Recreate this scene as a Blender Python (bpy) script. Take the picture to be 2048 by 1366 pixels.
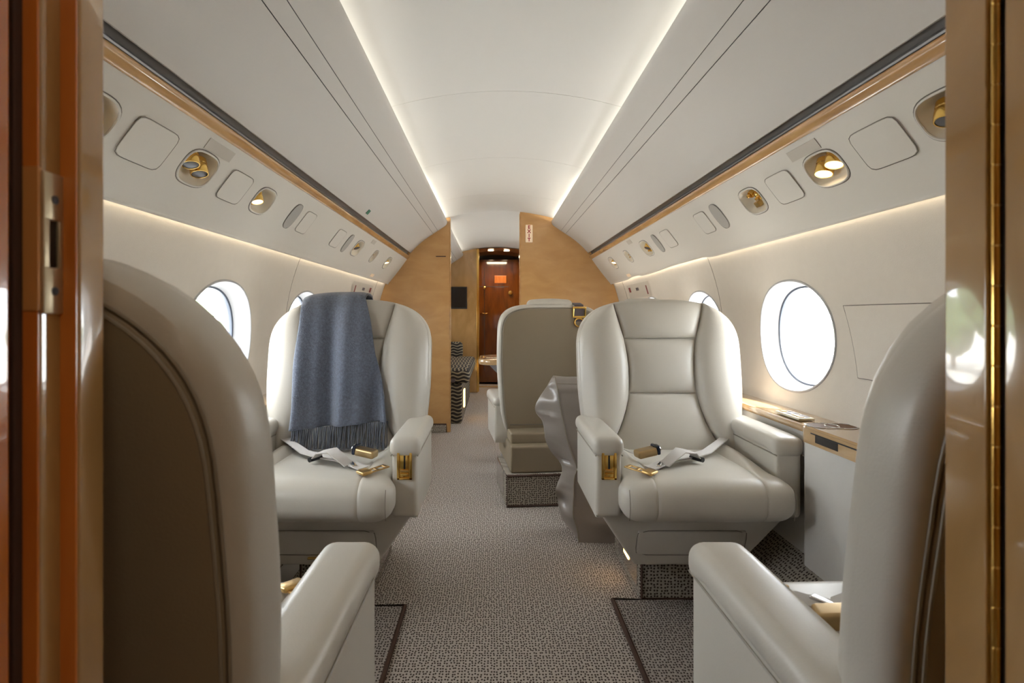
import bpy, math, random
from mathutils import Vector, Matrix
random.seed(7)
for o in list(bpy.data.objects):
    bpy.data.objects.remove(o)
SC = bpy.context.scene
COL = SC.collection
PI = math.pi

# ------------------------------------------------------------------ camera, world, sun, lamps, exposure
F_PX = 1190.0
EYE = 0.99
XC = 0.05                                   # cabin centre line, camera stands at x = 0
cam_d = bpy.data.cameras.new('camera')
cam = bpy.data.objects.new('camera', cam_d)
COL.objects.link(cam)
cam.location = (0, 0, EYE)
cam.rotation_euler = (PI / 2, 0, 0)
cam_d.sensor_width = 36
cam_d.lens = F_PX / 2048 * 36
cam_d.shift_x = 37 / 2048
cam_d.shift_y = -51 / 2048
cam_d.clip_start = 0.02
cam_d.dof.use_dof = True
cam_d.dof.focus_distance = 2.4
cam_d.dof.aperture_fstop = 9
SC.camera = cam

SC.view_settings.view_transform = 'Standard'
SC.view_settings.look = 'None'
SC.view_settings.gamma = 1
SC.view_settings.use_curve_mapping = False
SC.view_settings.exposure = 1.15

W = bpy.data.worlds.new('world')
SC.world = W
W.use_nodes = True
bg = W.node_tree.nodes['Background']
bg.inputs[0].default_value = (0.90, 0.96, 1.0, 1)
bg.inputs[1].default_value = 7.5

sun_d = bpy.data.lights.new('sun', 'SUN')
sun = bpy.data.objects.new('sun', sun_d)
COL.objects.link(sun)
sun_d.energy = 22
sun_d.color = (1, 0.95, 0.86)
sun_d.angle = math.radians(0.6)
sun.rotation_euler = Vector((-0.35, 0.45, -0.50)).to_track_quat('-Z', 'Y').to_euler()


def area(name, loc, direction, sx, sy, power, color, spread=PI):
    d = bpy.data.lights.new(name, 'AREA')
    d.shape = 'RECTANGLE'
    d.size, d.size_y = sx, sy
    d.energy = power
    d.color = color
    d.spread = spread
    o = bpy.data.objects.new(name, d)
    COL.objects.link(o)
    o.location = loc
    dz = -Vector(direction).normalized()
    ey = Vector((0, 1, 0))
    ex = ey.cross(dz).normalized()
    ey = dz.cross(ex)
    m = Matrix((ex, ey, dz)).transposed()
    o.rotation_euler = m.to_euler()
    return o


COVE = (1.0, 0.94, 0.80)
for s in (-1, 1):
    # cove strips above the overhead bins and the wash strips under the service panels
    area('cove_strip', (XC + s * 0.515, 2.00, EYE + 0.787), (-s * 0.75, 0, 0.66), 0.025, 3.0, 1.6, COVE)
    area('cove_strip', (XC + s * 0.515, 4.27, EYE + 0.787), (-s * 0.75, 0, 0.66), 0.025, 1.5, 1.3, COVE)
    area('cove_strip', (XC + s * 0.515, 6.4, EYE + 0.787), (-s * 0.75, 0, 0.66), 0.025, 2.3, 1.2, COVE)
    area('wash_strip', (XC + s * 0.9575, 2.75, EYE + 0.283), (s * 0.25, 0, -1), 0.007, 4.5, 0.55, (1.0, 0.85, 0.62))
area('galley_fill', (0.3, -0.5, 1.86), (0, 0, -1), 0.5, 0.4, 2, (1, 0.85, 0.65))  # unseen fill added behind the camera to light the doorway jambs
area('vestibule_lamp', (0.05, 8.15, 1.80), (0, 0, -1), 0.3, 0.3, 4, (1, 0.78, 0.5))


# ------------------------------------------------------------------ materials
def lin(c):
    return tuple(((v / 255) / 12.92 if v / 255 <= 0.04045 else ((v / 255 + 0.055) / 1.055) ** 2.4) for v in c) + (1.0,)


def mat(name, rgb, rough=0.5, metal=0.0, coat=0.0, bump=0.0, bscale=200.0, var=0.0, vscale=6.0, spec=0.5, sheen=0.0, emit=None, estr=0.0):
    m = bpy.data.materials.new(name)
    m.use_nodes = True
    nt = m.node_tree
    b = nt.nodes['Principled BSDF']
    b.inputs['Base Color'].default_value = lin(rgb)
    b.inputs['Roughness'].default_value = rough
    b.inputs['Metallic'].default_value = metal
    b.inputs['Coat Weight'].default_value = coat
    b.inputs['Coat Roughness'].default_value = 0.06
    b.inputs['Specular IOR Level'].default_value = spec
    b.inputs['Sheen Weight'].default_value = sheen
    if emit:
        b.inputs['Emission Color'].default_value = lin(emit)
        b.inputs['Emission Strength'].default_value = estr
    tc = nt.nodes.new('ShaderNodeTexCoord')
    if bump:
        n = nt.nodes.new('ShaderNodeTexNoise')
        n.inputs['Scale'].default_value = bscale
        n.inputs['Detail'].default_value = 3
        nt.links.new(tc.outputs['Object'], n.inputs['Vector'])
        bp = nt.nodes.new('ShaderNodeBump')
        bp.inputs['Strength'].default_value = bump
        bp.inputs['Distance'].default_value = 0.002
        nt.links.new(n.outputs['Fac'], bp.inputs['Height'])
        nt.links.new(bp.outputs[0], b.inputs['Normal'])
    if var:
        n2 = nt.nodes.new('ShaderNodeTexNoise')
        n2.inputs['Scale'].default_value = vscale
        n2.inputs['Detail'].default_value = 4
        nt.links.new(tc.outputs['Object'], n2.inputs['Vector'])
        mx = nt.nodes.new('ShaderNodeMix')
        mx.data_type = 'RGBA'
        c = lin(rgb)
        mx.inputs[6].default_value = tuple(v * (1 - var) for v in c[:3]) + (1,)
        mx.inputs[7].default_value = tuple(min(1, v * (1 + var)) for v in c[:3]) + (1,)
        nt.links.new(n2.outputs['Fac'], mx.inputs[0])
        nt.links.new(mx.outputs[2], b.inputs['Base Color'])
    return m


def wood(name, c1, c2, scale=(3, 3, 40), rough=0.25, coat=0.8, figure=0.5):
    m = bpy.data.materials.new(name)
    m.use_nodes = True
    nt = m.node_tree
    b = nt.nodes['Principled BSDF']
    tc = nt.nodes.new('ShaderNodeTexCoord')
    mp = nt.nodes.new('ShaderNodeMapping')
    mp.inputs['Scale'].default_value = scale
    nt.links.new(tc.outputs['Object'], mp.inputs['Vector'])
    n = nt.nodes.new('ShaderNodeTexNoise')
    n.inputs['Scale'].default_value = 1.6
    n.inputs['Detail'].default_value = 6
    n.inputs['Distortion'].default_value = figure
    nt.links.new(mp.outputs[0], n.inputs['Vector'])
    r = nt.nodes.new('ShaderNodeValToRGB')
    r.color_ramp.elements[0].position = 0.33
    r.color_ramp.elements[0].color = lin(c1)
    r.color_ramp.elements[1].position = 0.68
    r.color_ramp.elements[1].color = lin(c2)
    nt.links.new(n.outputs['Fac'], r.inputs[0])
    nt.links.new(r.outputs[0], b.inputs['Base Color'])
    b.inputs['Roughness'].default_value = rough
    b.inputs['Coat Weight'].default_value = coat
    b.inputs['Coat Roughness'].default_value = 0.03
    return m


def carpet_mat(name, base, dark, sc=(88, 62, 70), rnd=0.42, upright=False):
    m = bpy.data.materials.new(name)
    m.use_nodes = True
    nt = m.node_tree
    b = nt.nodes['Principled BSDF']
    tc = nt.nodes.new('ShaderNodeTexCoord')
    mp = nt.nodes.new('ShaderNodeMapping')
    mp.inputs['Scale'].default_value = sc
    if upright:
        s3 = nt.nodes.new('ShaderNodeSeparateXYZ')
        c3 = nt.nodes.new('ShaderNodeCombineXYZ')
        ad = nt.nodes.new('ShaderNodeMath')
        nt.links.new(tc.outputs['Object'], s3.inputs[0])
        nt.links.new(s3.outputs[0], ad.inputs[0])
        nt.links.new(s3.outputs[1], ad.inputs[1])
        nt.links.new(ad.outputs[0], c3.inputs[0])
        nt.links.new(s3.outputs[2], c3.inputs[1])
        nt.links.new(c3.outputs[0], mp.inputs['Vector'])
    else:
        nt.links.new(tc.outputs['Object'], mp.inputs['Vector'])
    v = nt.nodes.new('ShaderNodeTexVoronoi')
    v.voronoi_dimensions = '2D'
    v.inputs['Scale'].default_value = 1
    v.inputs['Randomness'].default_value = rnd
    nt.links.new(mp.outputs[0], v.inputs['Vector'])
    r = nt.nodes.new('ShaderNodeValToRGB')
    r.color_ramp.elements[0].position = 0.20
    r.color_ramp.elements[0].color = lin(dark)
    r.color_ramp.elements[1].position = 0.38
    r.color_ramp.elements[1].color = lin(base)
    nt.links.new(v.outputs['Distance'], r.inputs[0])
    n = nt.nodes.new('ShaderNodeTexNoise')
    n.inputs['Scale'].default_value = 420
    nt.links.new(tc.outputs['Object'], n.inputs['Vector'])
    mx = nt.nodes.new('ShaderNodeMix')
    mx.data_type = 'RGBA'
    mx.blend_type = 'MULTIPLY'
    mx.inputs[0].default_value = 0.5
    r2 = nt.nodes.new('ShaderNodeValToRGB')
    r2.color_ramp.elements[0].position = 0.3
    r2.color_ramp.elements[0].color = (0.45, 0.43, 0.40, 1)
    r2.color_ramp.elements[1].position = 0.6
    nt.links.new(n.outputs['Fac'], r2.inputs[0])
    nt.links.new(r.outputs[0], mx.inputs[6])
    nt.links.new(r2.outputs[0], mx.inputs[7])
    nt.links.new(mx.outputs[2], b.inputs['Base Color'])
    bp = nt.nodes.new('ShaderNodeBump')
    bp.inputs['Strength'].default_value = 0.6
    bp.inputs['Distance'].default_value = 0.003
    nt.links.new(v.outputs['Distance'], bp.inputs['Height'])
    nt.links.new(bp.outputs[0], b.inputs['Normal'])
    b.inputs['Roughness'].default_value = 0.95
    b.inputs['Specular IOR Level'].default_value = 0.1
    return m


def wave_fabric(name, dark, light):
    m = bpy.data.materials.new(name)
    m.use_nodes = True
    nt = m.node_tree
    b = nt.nodes['Principled BSDF']
    tc = nt.nodes.new('ShaderNodeTexCoord')
    sx = nt.nodes.new('ShaderNodeSeparateXYZ')
    nt.links.new(tc.outputs['Object'], sx.inputs[0])

    def mth(op, a, b=None):
        n = nt.nodes.new('ShaderNodeMath')
        n.operation = op
        for k, q in enumerate((a, b)):
            if q is None:
                continue
            if isinstance(q, (int, float)):
                n.inputs[k].default_value = q
            else:
                nt.links.new(q, n.inputs[k])
        return n.outputs[0]
    sn = nt.nodes.new('ShaderNodeSeparateXYZ')
    nt.links.new(tc.outputs['Normal'], sn.inputs[0])
    k = mth('GREATER_THAN', sn.outputs[2], 0.7)
    kk = mth('SUBTRACT', 1.0, k)
    ph = mth('ADD', mth('MULTIPLY', sx.outputs[2], kk), mth('MULTIPLY', sx.outputs[0], k))
    wc = mth('ADD', mth('MULTIPLY', sx.outputs[0], kk), mth('MULTIPLY', sx.outputs[1], mth('MULTIPLY', k, 0.35)))
    wob = mth('SINE', mth('ADD', mth('MULTIPLY', wc, 62.0), mth('MULTIPLY', mth('SINE', mth('MULTIPLY', ph, 40.0)), 0.7)))
    wv = mth('SINE', mth('ADD', mth('MULTIPLY', ph, 190.0), mth('MULTIPLY', wob, 1.3)))
    fac = mth('ADD', mth('MULTIPLY', wv, 0.5), 0.5)
    r = nt.nodes.new('ShaderNodeValToRGB')
    r.color_ramp.elements[0].position = 0.62
    r.color_ramp.elements[0].color = lin(dark)
    r.color_ramp.elements[1].position = 0.78
    r.color_ramp.elements[1].color = lin(light)
    nt.links.new(fac, r.inputs[0])
    nt.links.new(r.outputs[0], b.inputs['Base Color'])
    b.inputs['Roughness'].default_value = 0.9
    return m


def pane_mat(name):
    m = bpy.data.materials.new(name)
    m.use_nodes = True
    nt = m.node_tree
    nt.nodes.remove(nt.nodes['Principled BSDF'])
    out = nt.nodes['Material Output']
    tr = nt.nodes.new('ShaderNodeBsdfTransparent')
    tl = nt.nodes.new('ShaderNodeBsdfTranslucent')
    gl = nt.nodes.new('ShaderNodeBsdfGlossy')
    gl.inputs['Roughness'].default_value = 0.02
    m1 = nt.nodes.new('ShaderNodeMixShader')
    m1.inputs[0].default_value = 0.10
    m2 = nt.nodes.new('ShaderNodeMixShader')
    lw = nt.nodes.new('ShaderNodeLayerWeight')
    lw.inputs[0].default_value = 0.5
    fr = nt.nodes.new('ShaderNodeMath')
    fr.operation = 'POWER'
    fr.inputs[1].default_value = 6
    nt.links.new(lw.outputs['Facing'], fr.inputs[0])
    nt.links.new(tr.outputs[0], m1.inputs[1])
    nt.links.new(tl.outputs[0], m1.inputs[2])
    nt.links.new(fr.outputs[0], m2.inputs[0])
    nt.links.new(m1.outputs[0], m2.inputs[1])
    nt.links.new(gl.outputs[0], m2.inputs[2])
    nt.links.new(m2.outputs[0], out.inputs[0])
    return m


M = dict(
    leather=mat('beige_leather', (199, 194, 184), 0.36, bump=0.12, bscale=380, var=0.03, vscale=5),
    leather_back=mat('taupe_leather', (142, 128, 106), 0.5, bump=0.12, bscale=380, var=0.03, vscale=5),
    piping=mat('leather_piping', (150, 142, 128), 0.45),
    liner=mat('cream_liner', (218, 214, 206), 0.62, bump=0.10, bscale=500),
    wallcloth=mat('cream_wall_cloth', (214, 207, 197), 0.8, bump=0.25, bscale=420, var=0.03, vscale=30),
    ceiling=mat('white_headliner', (226, 225, 222), 0.8, bump=0.06, bscale=500),
    bin=mat('bin_liner', (210, 207, 203), 0.6, bump=0.08, bscale=500),
    suede=mat('pale_suede', (206, 203, 198), 0.85, bump=0.2, bscale=300, var=0.07, vscale=9),
    dark=mat('dark_gap', (38, 36, 36), 0.6),
    seam=mat('seam_shadow', (120, 114, 106), 0.8),
    railgrey=mat('grey_rail', (128, 126, 126), 0.35, metal=0.4),
    maple=wood('honey_maple', (192, 146, 90), (204, 160, 104), (3, 3, 7), 0.3, 0.6),
    maple_trim=wood('maple_trim', (180, 136, 86), (204, 162, 108), (14, 3, 14), 0.22, 0.8),
    maple_ledge=wood('maple_ledge', (168, 134, 92), (196, 164, 120), (14, 3, 14), 0.2, 0.9),
    jamb_orange=wood('orange_lacquer', (194, 108, 40), (212, 128, 56), (20, 20, 3), 0.18, 1.0),
    jamb_tan=wood('tan_lacquer', (172, 134, 84), (190, 150, 98), (5, 5, 2), 0.12, 1.0, 1.2),
    mahogany=wood('dark_mahogany', (86, 42, 12), (118, 62, 20), (10, 10, 2), 0.12, 1.0),
    gold=mat('polished_gold', (236, 196, 112), 0.16, 1.0, bump=0.05, bscale=60),
    gold_dark=mat('antique_gold', (206, 172, 112), 0.3, 1.0),
    brass_plain=mat('satin_brass', (190, 164, 120), 0.32, 0.9),
    strike=mat('satin_strike_plate', (200, 186, 158), 0.35, 0.7),
    chrome=mat('chrome', (205, 205, 205), 0.12, 1.0),
    black=mat('black_plastic', (24, 24, 27), 0.35),
    buckleface=mat('dark_blue_buckle_face', (34, 44, 66), 0.25),
    web=mat('pale_webbing', (196, 192, 188), 0.8, bump=0.3, bscale=700),
    blanket=mat('grey_blue_wool', (94, 101, 117), 0.95, bump=1.0, bscale=300, var=0.65, vscale=140, sheen=0.4),
    fringe=mat('grey_wool_fringe', (96, 100, 110), 0.95),
    carpet=carpet_mat('beaded_carpet', (198, 189, 181), (66, 54, 48), (112, 78, 1), 0.5),
    mat_carpet=carpet_mat('mat_carpet', (176, 168, 162), (60, 50, 46), (112, 78, 1), 0.5),
    plinth_carpet=carpet_mat('plinth_carpet', (176, 168, 156), (70, 60, 54), (84, 92, 1), 0.45, True),
    binding=mat('brown_binding', (72, 50, 40), 0.8),
    bag=mat('grey_satin_leather', (152, 144, 137), 0.30, bump=0.15, bscale=250),
    lens_on=mat('lit_lens', (255, 240, 214), 0.3, emit=(255, 232, 190), estr=3.0),
    lens_off=mat('dark_lens', (92, 92, 96), 0.15),
    bowl=mat('cream_bowl', (228, 220, 204), 0.45),
    grille=mat('grey_speaker_grille', (176, 173, 167), 0.75, bump=0.8, bscale=900),
    placard=mat('pale_placard', (196, 190, 180), 0.6),
    ink=mat('dark_red_ink', (120, 40, 36), 0.6),
    greyink=mat('grey_ink', (90, 80, 84), 0.6),
    green=mat('green_placard', (50, 118, 96), 0.5),
    exitface=mat('exit_sign_face', (250, 226, 196), 0.5, emit=(250, 222, 190), estr=0.06),
    exitink=mat('exit_sign_red', (168, 36, 40), 0.6),
    white_plastic=mat('white_reveal', (168, 169, 172), 0.45),
    gasket=mat('blue_grey_gasket', (74, 82, 96), 0.5),
    pane=pane_mat('acrylic_pane'),
    cream_plastic=mat('cream_switch_plate', (224, 214, 186), 0.4),
    screen=mat('black_screen', (20, 22, 28), 0.2),
    divan=wave_fabric('wavy_black_cream_fabric', (44, 40, 38), (150, 140, 118)),
    grey_trim=mat('grey_support', (150, 146, 146), 0.4),
    concrete=mat('pale_concrete', (196, 194, 190), 0.9, var=0.08, vscale=0.3),
    leaf=mat('tree_foliage', (74, 92, 62), 0.9, var=0.3, vscale=2.0),
    bark=mat('tree_bark', (86, 72, 58), 0.9),
    shell=mat('fuselage_skin', (200, 200, 200), 0.5),
    well=mat('brown_cup_well', (96, 62, 30), 0.7),
    **{'return': mat('bronze_plate_return', (206, 146, 84), 0.4, 0.15)},
    footlight=mat('lit_foot_lamp', (255, 214, 150), 0.3, emit=(255, 200, 120), estr=3.0),
)


# ------------------------------------------------------------------ mesh helpers
class MB:
    def __init__(self):
        self.v, self.f = [], []

    def add(self, vs, fs):
        n = len(self.v)
        self.v += [tuple(p) for p in vs]
        self.f += [tuple(i + n for i in q) for q in fs]
        return self

    def grid(self, fn, us, vs, close_u=False, flip=False):
        nu, nv = len(us), len(vs)
        pts = [fn(u, v) for v in vs for u in us]
        fs = []
        for j in range(nv - 1):
            for i in range(nu if close_u else nu - 1):
                a, b = j * nu + i, j * nu + (i + 1) % nu
                q = (a, b, b + nu, a + nu)
                fs.append(q[::-1] if flip else q)
        return self.add(pts, fs)

    def rbox(self, c, size, r, seg=3, n=(1, 1, 1), fn=None):
        """rounded box; n inner subdivisions; fn(x,y,z) deforms points local to the box centre"""
        axes = []
        for k in range(3):
            h = size[k] / 2
            rr = min(r, h * 0.999)
            a = [-h + rr * (1 - math.cos(PI / 2 * i / seg)) for i in range(seg)]
            inner = [-h + rr] + list(n[k]) + [h - rr] if isinstance(n[k], list) else [-h + rr + (2 * h - 2 * rr) * i / n[k] for i in range(n[k] + 1)]
            b = [-x for x in a][::-1]
            axes.append(a + inner + b)
        idx, vs, fs = {}, [], []
        nx, ny, nz = (len(a) for a in axes)
        rr = [min(r, size[k] / 2 * 0.999) for k in range(3)]

        def vert(i, j, k):
            key = (i, j, k)
            if key in idx:
                return idx[key]
            p = [axes[0][i], axes[1][j], axes[2][k]]
            q = [max(-(size[m] / 2 - rr[m]), min(size[m] / 2 - rr[m], p[m])) for m in range(3)]
            d = [(p[m] - q[m]) / rr[m] for m in range(3)]
            l = math.sqrt(sum(x * x for x in d))
            if l > 1e-9:
                p = [q[m] + rr[m] * d[m] / l for m in range(3)]
            if fn:
                p = fn(*p)
            idx[key] = len(vs)
            vs.append((p[0] + c[0], p[1] + c[1], p[2] + c[2]))
            return idx[key]
        for j in range(ny - 1):
            for k in range(nz - 1):
                fs.append((vert(0, j, k), vert(0, j, k + 1), vert(0, j + 1, k + 1), vert(0, j + 1, k)))
                fs.append((vert(nx - 1, j, k), vert(nx - 1, j + 1, k), vert(nx - 1, j + 1, k + 1), vert(nx - 1, j, k + 1)))
        for i in range(nx - 1):
            for k in range(nz - 1):
                fs.append((vert(i, 0, k), vert(i + 1, 0, k), vert(i + 1, 0, k + 1), vert(i, 0, k + 1)))
                fs.append((vert(i, ny - 1, k), vert(i, ny - 1, k + 1), vert(i + 1, ny - 1, k + 1), vert(i + 1, ny - 1, k)))
        for i in range(nx - 1):
            for j in range(ny - 1):
                fs.append((vert(i, j, 0), vert(i, j + 1, 0), vert(i + 1, j + 1, 0), vert(i + 1, j, 0)))
                fs.append((vert(i, j, nz - 1), vert(i + 1, j, nz - 1), vert(i + 1, j + 1, nz - 1), vert(i, j + 1, nz - 1)))
        return self.add(vs, fs)

    def compact(self):
        used = sorted({i for f in self.f for i in f})
        mp = {i: k for k, i in enumerate(used)}
        self.v = [self.v[i] for i in used]
        self.f = [tuple(mp[i] for i in f) for f in self.f]
        return self

    def box(self, x0, x1, y0, y1, z0, z1, r=0.002):
        return self.rbox(((x0 + x1) / 2, (y0 + y1) / 2, (z0 + z1) / 2), (x1 - x0, y1 - y0, z1 - z0), r, 2)

    def tube(self, path, r, n=8, closed=False):
        path = [Vector(p) for p in path]
        m = len(path)
        rings = []
        up = Vector((0, 0, 1))
        prev = None
        for i, p in enumerate(path):
            a = path[(i - 1) % m] if (closed or i > 0) else p
            b = path[(i + 1) % m] if (closed or i < m - 1) else p
            t = (b - a).normalized()
            if prev is None:
                u = t.cross(up)
                if u.length < 1e-3:
                    u = t.cross(Vector((1, 0, 0)))
            else:
                u = prev - t * prev.dot(t)
            u.normalize()
            prev = u
            w = t.cross(u)
            rr = r(i / (m - 1)) if callable(r) else r
            rings.append([p + (u * math.cos(2 * PI * k / n) + w * math.sin(2 * PI * k / n)) * rr for k in range(n)])
        vs = [q for ring in rings for q in ring]
        fs = []
        for i in range(m if closed else m - 1):
            for k in range(n):
                a, b = i * n + k, i * n + (k + 1) % n
                c, d = ((i + 1) % m) * n + (k + 1) % n, ((i + 1) % m) * n + k
                fs.append((a, b, c, d))
        if not closed:
            fs.append(tuple(range(n))[::-1])
            fs.append(tuple((m - 1) * n + k for k in range(n)))
        return self.add(vs, fs)

    def lathe(self, prof, n=20, mtx=None):
        vs, fs = [], []
        for (r, z) in prof:
            for k in range(n):
                p = Vector((r * math.cos(2 * PI * k / n), r * math.sin(2 * PI * k / n), z))
                vs.append(mtx @ p if mtx else p)
        for j in range(len(prof) - 1):
            for k in range(n):
                a, b = j * n + k, j * n + (k + 1) % n
                fs.append((a, b, b + n, a + n))
        fs.append(tuple(range(n))[::-1])
        fs.append(tuple((len(prof) - 1) * n + k for k in range(n)))
        return self.add(vs, fs)

    def prism_y(self, poly, y0, y1):
        """closed polygon of (x, z) extruded along y"""
        n = len(poly)
        vs = [(x, y0, z) for x, z in poly] + [(x, y1, z) for x, z in poly]
        fs = [(i, (i + 1) % n, n + (i + 1) % n, n + i) for i in range(n)]
        fs += [tuple(range(n))[::-1], tuple(range(n, 2 * n))]
        return self.add(vs, fs)

    def prism_z(self, poly, z0, z1):
        n = len(poly)
        vs = [(x, y, z0) for x, y in poly] + [(x, y, z1) for x, y in poly]
        fs = [(i, (i + 1) % n, n + (i + 1) % n, n + i) for i in range(n)]
        fs += [tuple(range(n))[::-1], tuple(range(n, 2 * n))]
        return self.add(vs, fs)

    def ribbon(self, path, w, t=0.0016):
        """flat strap: path of (point, side vector)"""
        vs, fs = [], []
        m = len(path)
        for i, (p, s) in enumerate(path):
            p, s = Vector(p), Vector(s).normalized()
            a = Vector(path[max(i - 1, 0)][0])
            b = Vector(path[min(i + 1, m - 1)][0])
            n = (b - a).cross(s).normalized()
            vs += [p - s * w / 2 + n * t, p + s * w / 2 + n * t, p + s * w / 2 - n * t, p - s * w / 2 - n * t]
        for i in range(m - 1):
            for k in range(4):
                a, b = i * 4 + k, i * 4 + (k + 1) % 4
                fs.append((a, b, b + 4, a + 4))
        fs += [(3, 2, 1, 0), tuple((m - 1) * 4 + k for k in range(4))]
        return self.add(vs, fs)

    def hole_cell(self, surf, a0, a1, b0, b1, ca, cb, ra, rb, p=2.0, n=12, nr=4):
        per = []
        for i in range(n):
            per.append((a0 + (a1 - a0) * i / n, b0))
        for i in range(n):
            per.append((a1, b0 + (b1 - b0) * i / n))
        for i in range(n):
            per.append((a1 - (a1 - a0) * i / n, b1))
        for i in range(n):
            per.append((a0, b1 - (b1 - b0) * i / n))
        rings = []
        for j in range(nr + 1):
            w = j / nr
            ring = []
            for (a, b) in per:
                da, db = a - ca, b - cb
                k = (abs(da / ra) ** p + abs(db / rb) ** p) ** (-1 / p)
                kk = k + (1 - k) * (w ** 1.3)
                ring.append(surf(ca + da * kk, cb + db * kk))
            rings.append(ring)
        vs = [q for r in rings for q in r]
        m = len(per)
        fs = []
        for j in range(nr):
            for i in range(m):
                x, y = j * m + i, j * m + (i + 1) % m
                fs.append((x, y, y + m, x + m))
        return self.add(vs, fs)

    def build(self, name, m, parent=None, angle=42, recalc=True):
        me = bpy.data.meshes.new(name)
        me.from_pydata(self.v, [], self.f)
        if recalc:
            import bmesh
            bm = bmesh.new()
            bm.from_mesh(me)
            bmesh.ops.recalc_face_normals(bm, faces=bm.faces)
            bm.to_mesh(me)
            bm.free()
        me.materials.append(m)
        me.shade_smooth()
        me.set_sharp_from_angle(angle=math.radians(angle))
        o = bpy.data.objects.new(name, me)
        COL.objects.link(o)
        if len(self.v) < 500 and angle < 100:
            wn = o.modifiers.new('weighted_normals', 'WEIGHTED_NORMAL')
            wn.keep_sharp = True
        if parent is not None:
            o.parent = parent
        return o


def empty(name, loc=(0, 0, 0), rz=0.0):
    o = bpy.data.objects.new(name, None)
    COL.objects.link(o)
    o.location = loc
    o.rotation_euler = (0, 0, rz)
    o.empty_display_size = 0.05
    return o


def thing(o, label, cat, group=None):
    o['label'] = label
    o['category'] = cat
    if group:
        o['group'] = group
    return o


def struct(o, label=None):
    o['kind'] = 'structure'
    if label:
        o['label'] = label
    return o


def lerp(a, b, t):
    return a + (b - a) * t


def interp(tab, x):
    if x <= tab[0][0]:
        return tab[0][1]
    for (x0, y0), (x1, y1) in zip(tab, tab[1:]):
        if x <= x1:
            t = (x - x0) / (x1 - x0)
            return lerp(y0, y1, t)
    return tab[-1][1]


def smooth(tab, x):
    # catmull-rom like smooth interpolation
    if x <= tab[0][0]:
        return tab[0][1]
    if x >= tab[-1][0]:
        return tab[-1][1]
    n = len(tab)
    for i in range(n - 1):
        if x <= tab[i + 1][0]:
            x0, y0 = tab[i]
            x1, y1 = tab[i + 1]
            h = x1 - x0
            m0 = (y1 - tab[i - 1][1]) / (x1 - tab[i - 1][0]) if i > 0 else (y1 - y0) / h
            m1 = (tab[i + 2][1] - y0) / (tab[i + 2][0] - x0) if i < n - 2 else (y1 - y0) / h
            t = (x - x0) / h
            return ((2 * t ** 3 - 3 * t * t + 1) * y0 + (t ** 3 - 2 * t * t + t) * h * m0
                    + (-2 * t ** 3 + 3 * t * t) * y1 + (t ** 3 - t * t) * h * m1)


def linspace(a, b, n):
    return [a + (b - a) * i / (n - 1) for i in range(n)]


def cosspace(n):
    return [0.5 - 0.5 * math.cos(PI * i / (n - 1)) for i in range(n)]


def sstep(a, b, x):
    t = max(0, min(1, (x - a) / (b - a)))
    return t * t * (3 - 2 * t)


# ------------------------------------------------------------------ cabin shell
Y_FRONT, Y_BULK, Y_AFT, Y_DOOR, Y_END = 0.43, 5.06, 7.70, 8.62, 9.0
R_W, H_C = 1.0446, -0.115


def xw(h):
    return math.sqrt(max(0.01, R_W * R_W - (h - H_C) ** 2))


# floor
fl = MB()
fl.box(XC - 0.95, XC + 0.95, -1.3, Y_END, -0.04, 0.0, 0.001)
struct(fl.build('floor', M['carpet']), 'grey beige beaded carpet along the cabin aisle')

# ceiling of separate headliner panels
ceil = struct(empty('ceiling'), 'white arched headliner')


def ch(x):
    return EYE + 0.894 - 0.30 * x * x


seams = [Y_FRONT, 1.37, 2.364, 3.356, 4.35, Y_BULK, 6.05, Y_AFT + 0.03]
for a, b in zip(seams, seams[1:]):
    m = MB()
    xs_ = linspace(-0.545, 0.545, 33)
    m.grid(lambda x, y: (XC + x, y, ch(x)), xs_, [a + 0.0015, b - 0.0015])
    m.grid(lambda x, y: (XC + x, y, ch(x) + 0.012), xs_, [a + 0.0015, b - 0.0015])
    for yy in (a + 0.0015, b - 0.0015):
        m.grid(lambda x, k: (XC + x, yy, ch(x) + 0.012 * k), xs_, [0, 1])
    m.build('ceiling_panel', M['ceiling'], ceil)
m = MB()
m.grid(lambda x, y: (XC + x, y, ch(x) + 0.014), linspace(-0.56, 0.56, 25), [Y_FRONT, Y_AFT + 0.02])
m.build('backing_sheet', M['seam'], ceil)

# overhead bins, wood trims, service panels, sidewalls, one of each per side
BIN_FACE = [(0.4426, 0.806), (0.4436, 0.792), (0.449, 0.778), (0.462, 0.765), (0.49, 0.746), (0.522, 0.724)]
BIN_STRIP = [(0.5240, 0.7232), (0.543, 0.711), (0.5610, 0.6985)]
BIN_DOOR = [(0.563, 0.697), (0.60, 0.674), (0.64, 0.645), (0.68, 0.612), (0.72, 0.574), (0.745, 0.546), (0.753, 0.536), (0.757, 0.536), (0.761, 0.541)]
SIDES = {'left': -1, 'right': 1}


def strip(prof, s, y0, y1, thick=0.010):
    """a moulded strip along y following prof, with thickness away from the cabin"""
    n = len(prof)
    nrm = []
    for i in range(n):
        a = Vector(prof[max(i - 1, 0)])
        b = Vector(prof[min(i + 1, n - 1)])
        d = (b - a).normalized()
        nrm.append(Vector((-d.y, d.x)))
    outer = [(p[0] + q.x * thick * (1 if q.x > 0 else -1) if False else p[0] + abs(q.x) * thick, p[1] + abs(q.y) * thick) for p, q in zip(prof, nrm)]
    poly = list(prof) + outer[::-1]
    return MB().prism_y([(XC + s * x, EYE + h) for x, h in poly], y0, y1)


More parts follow.
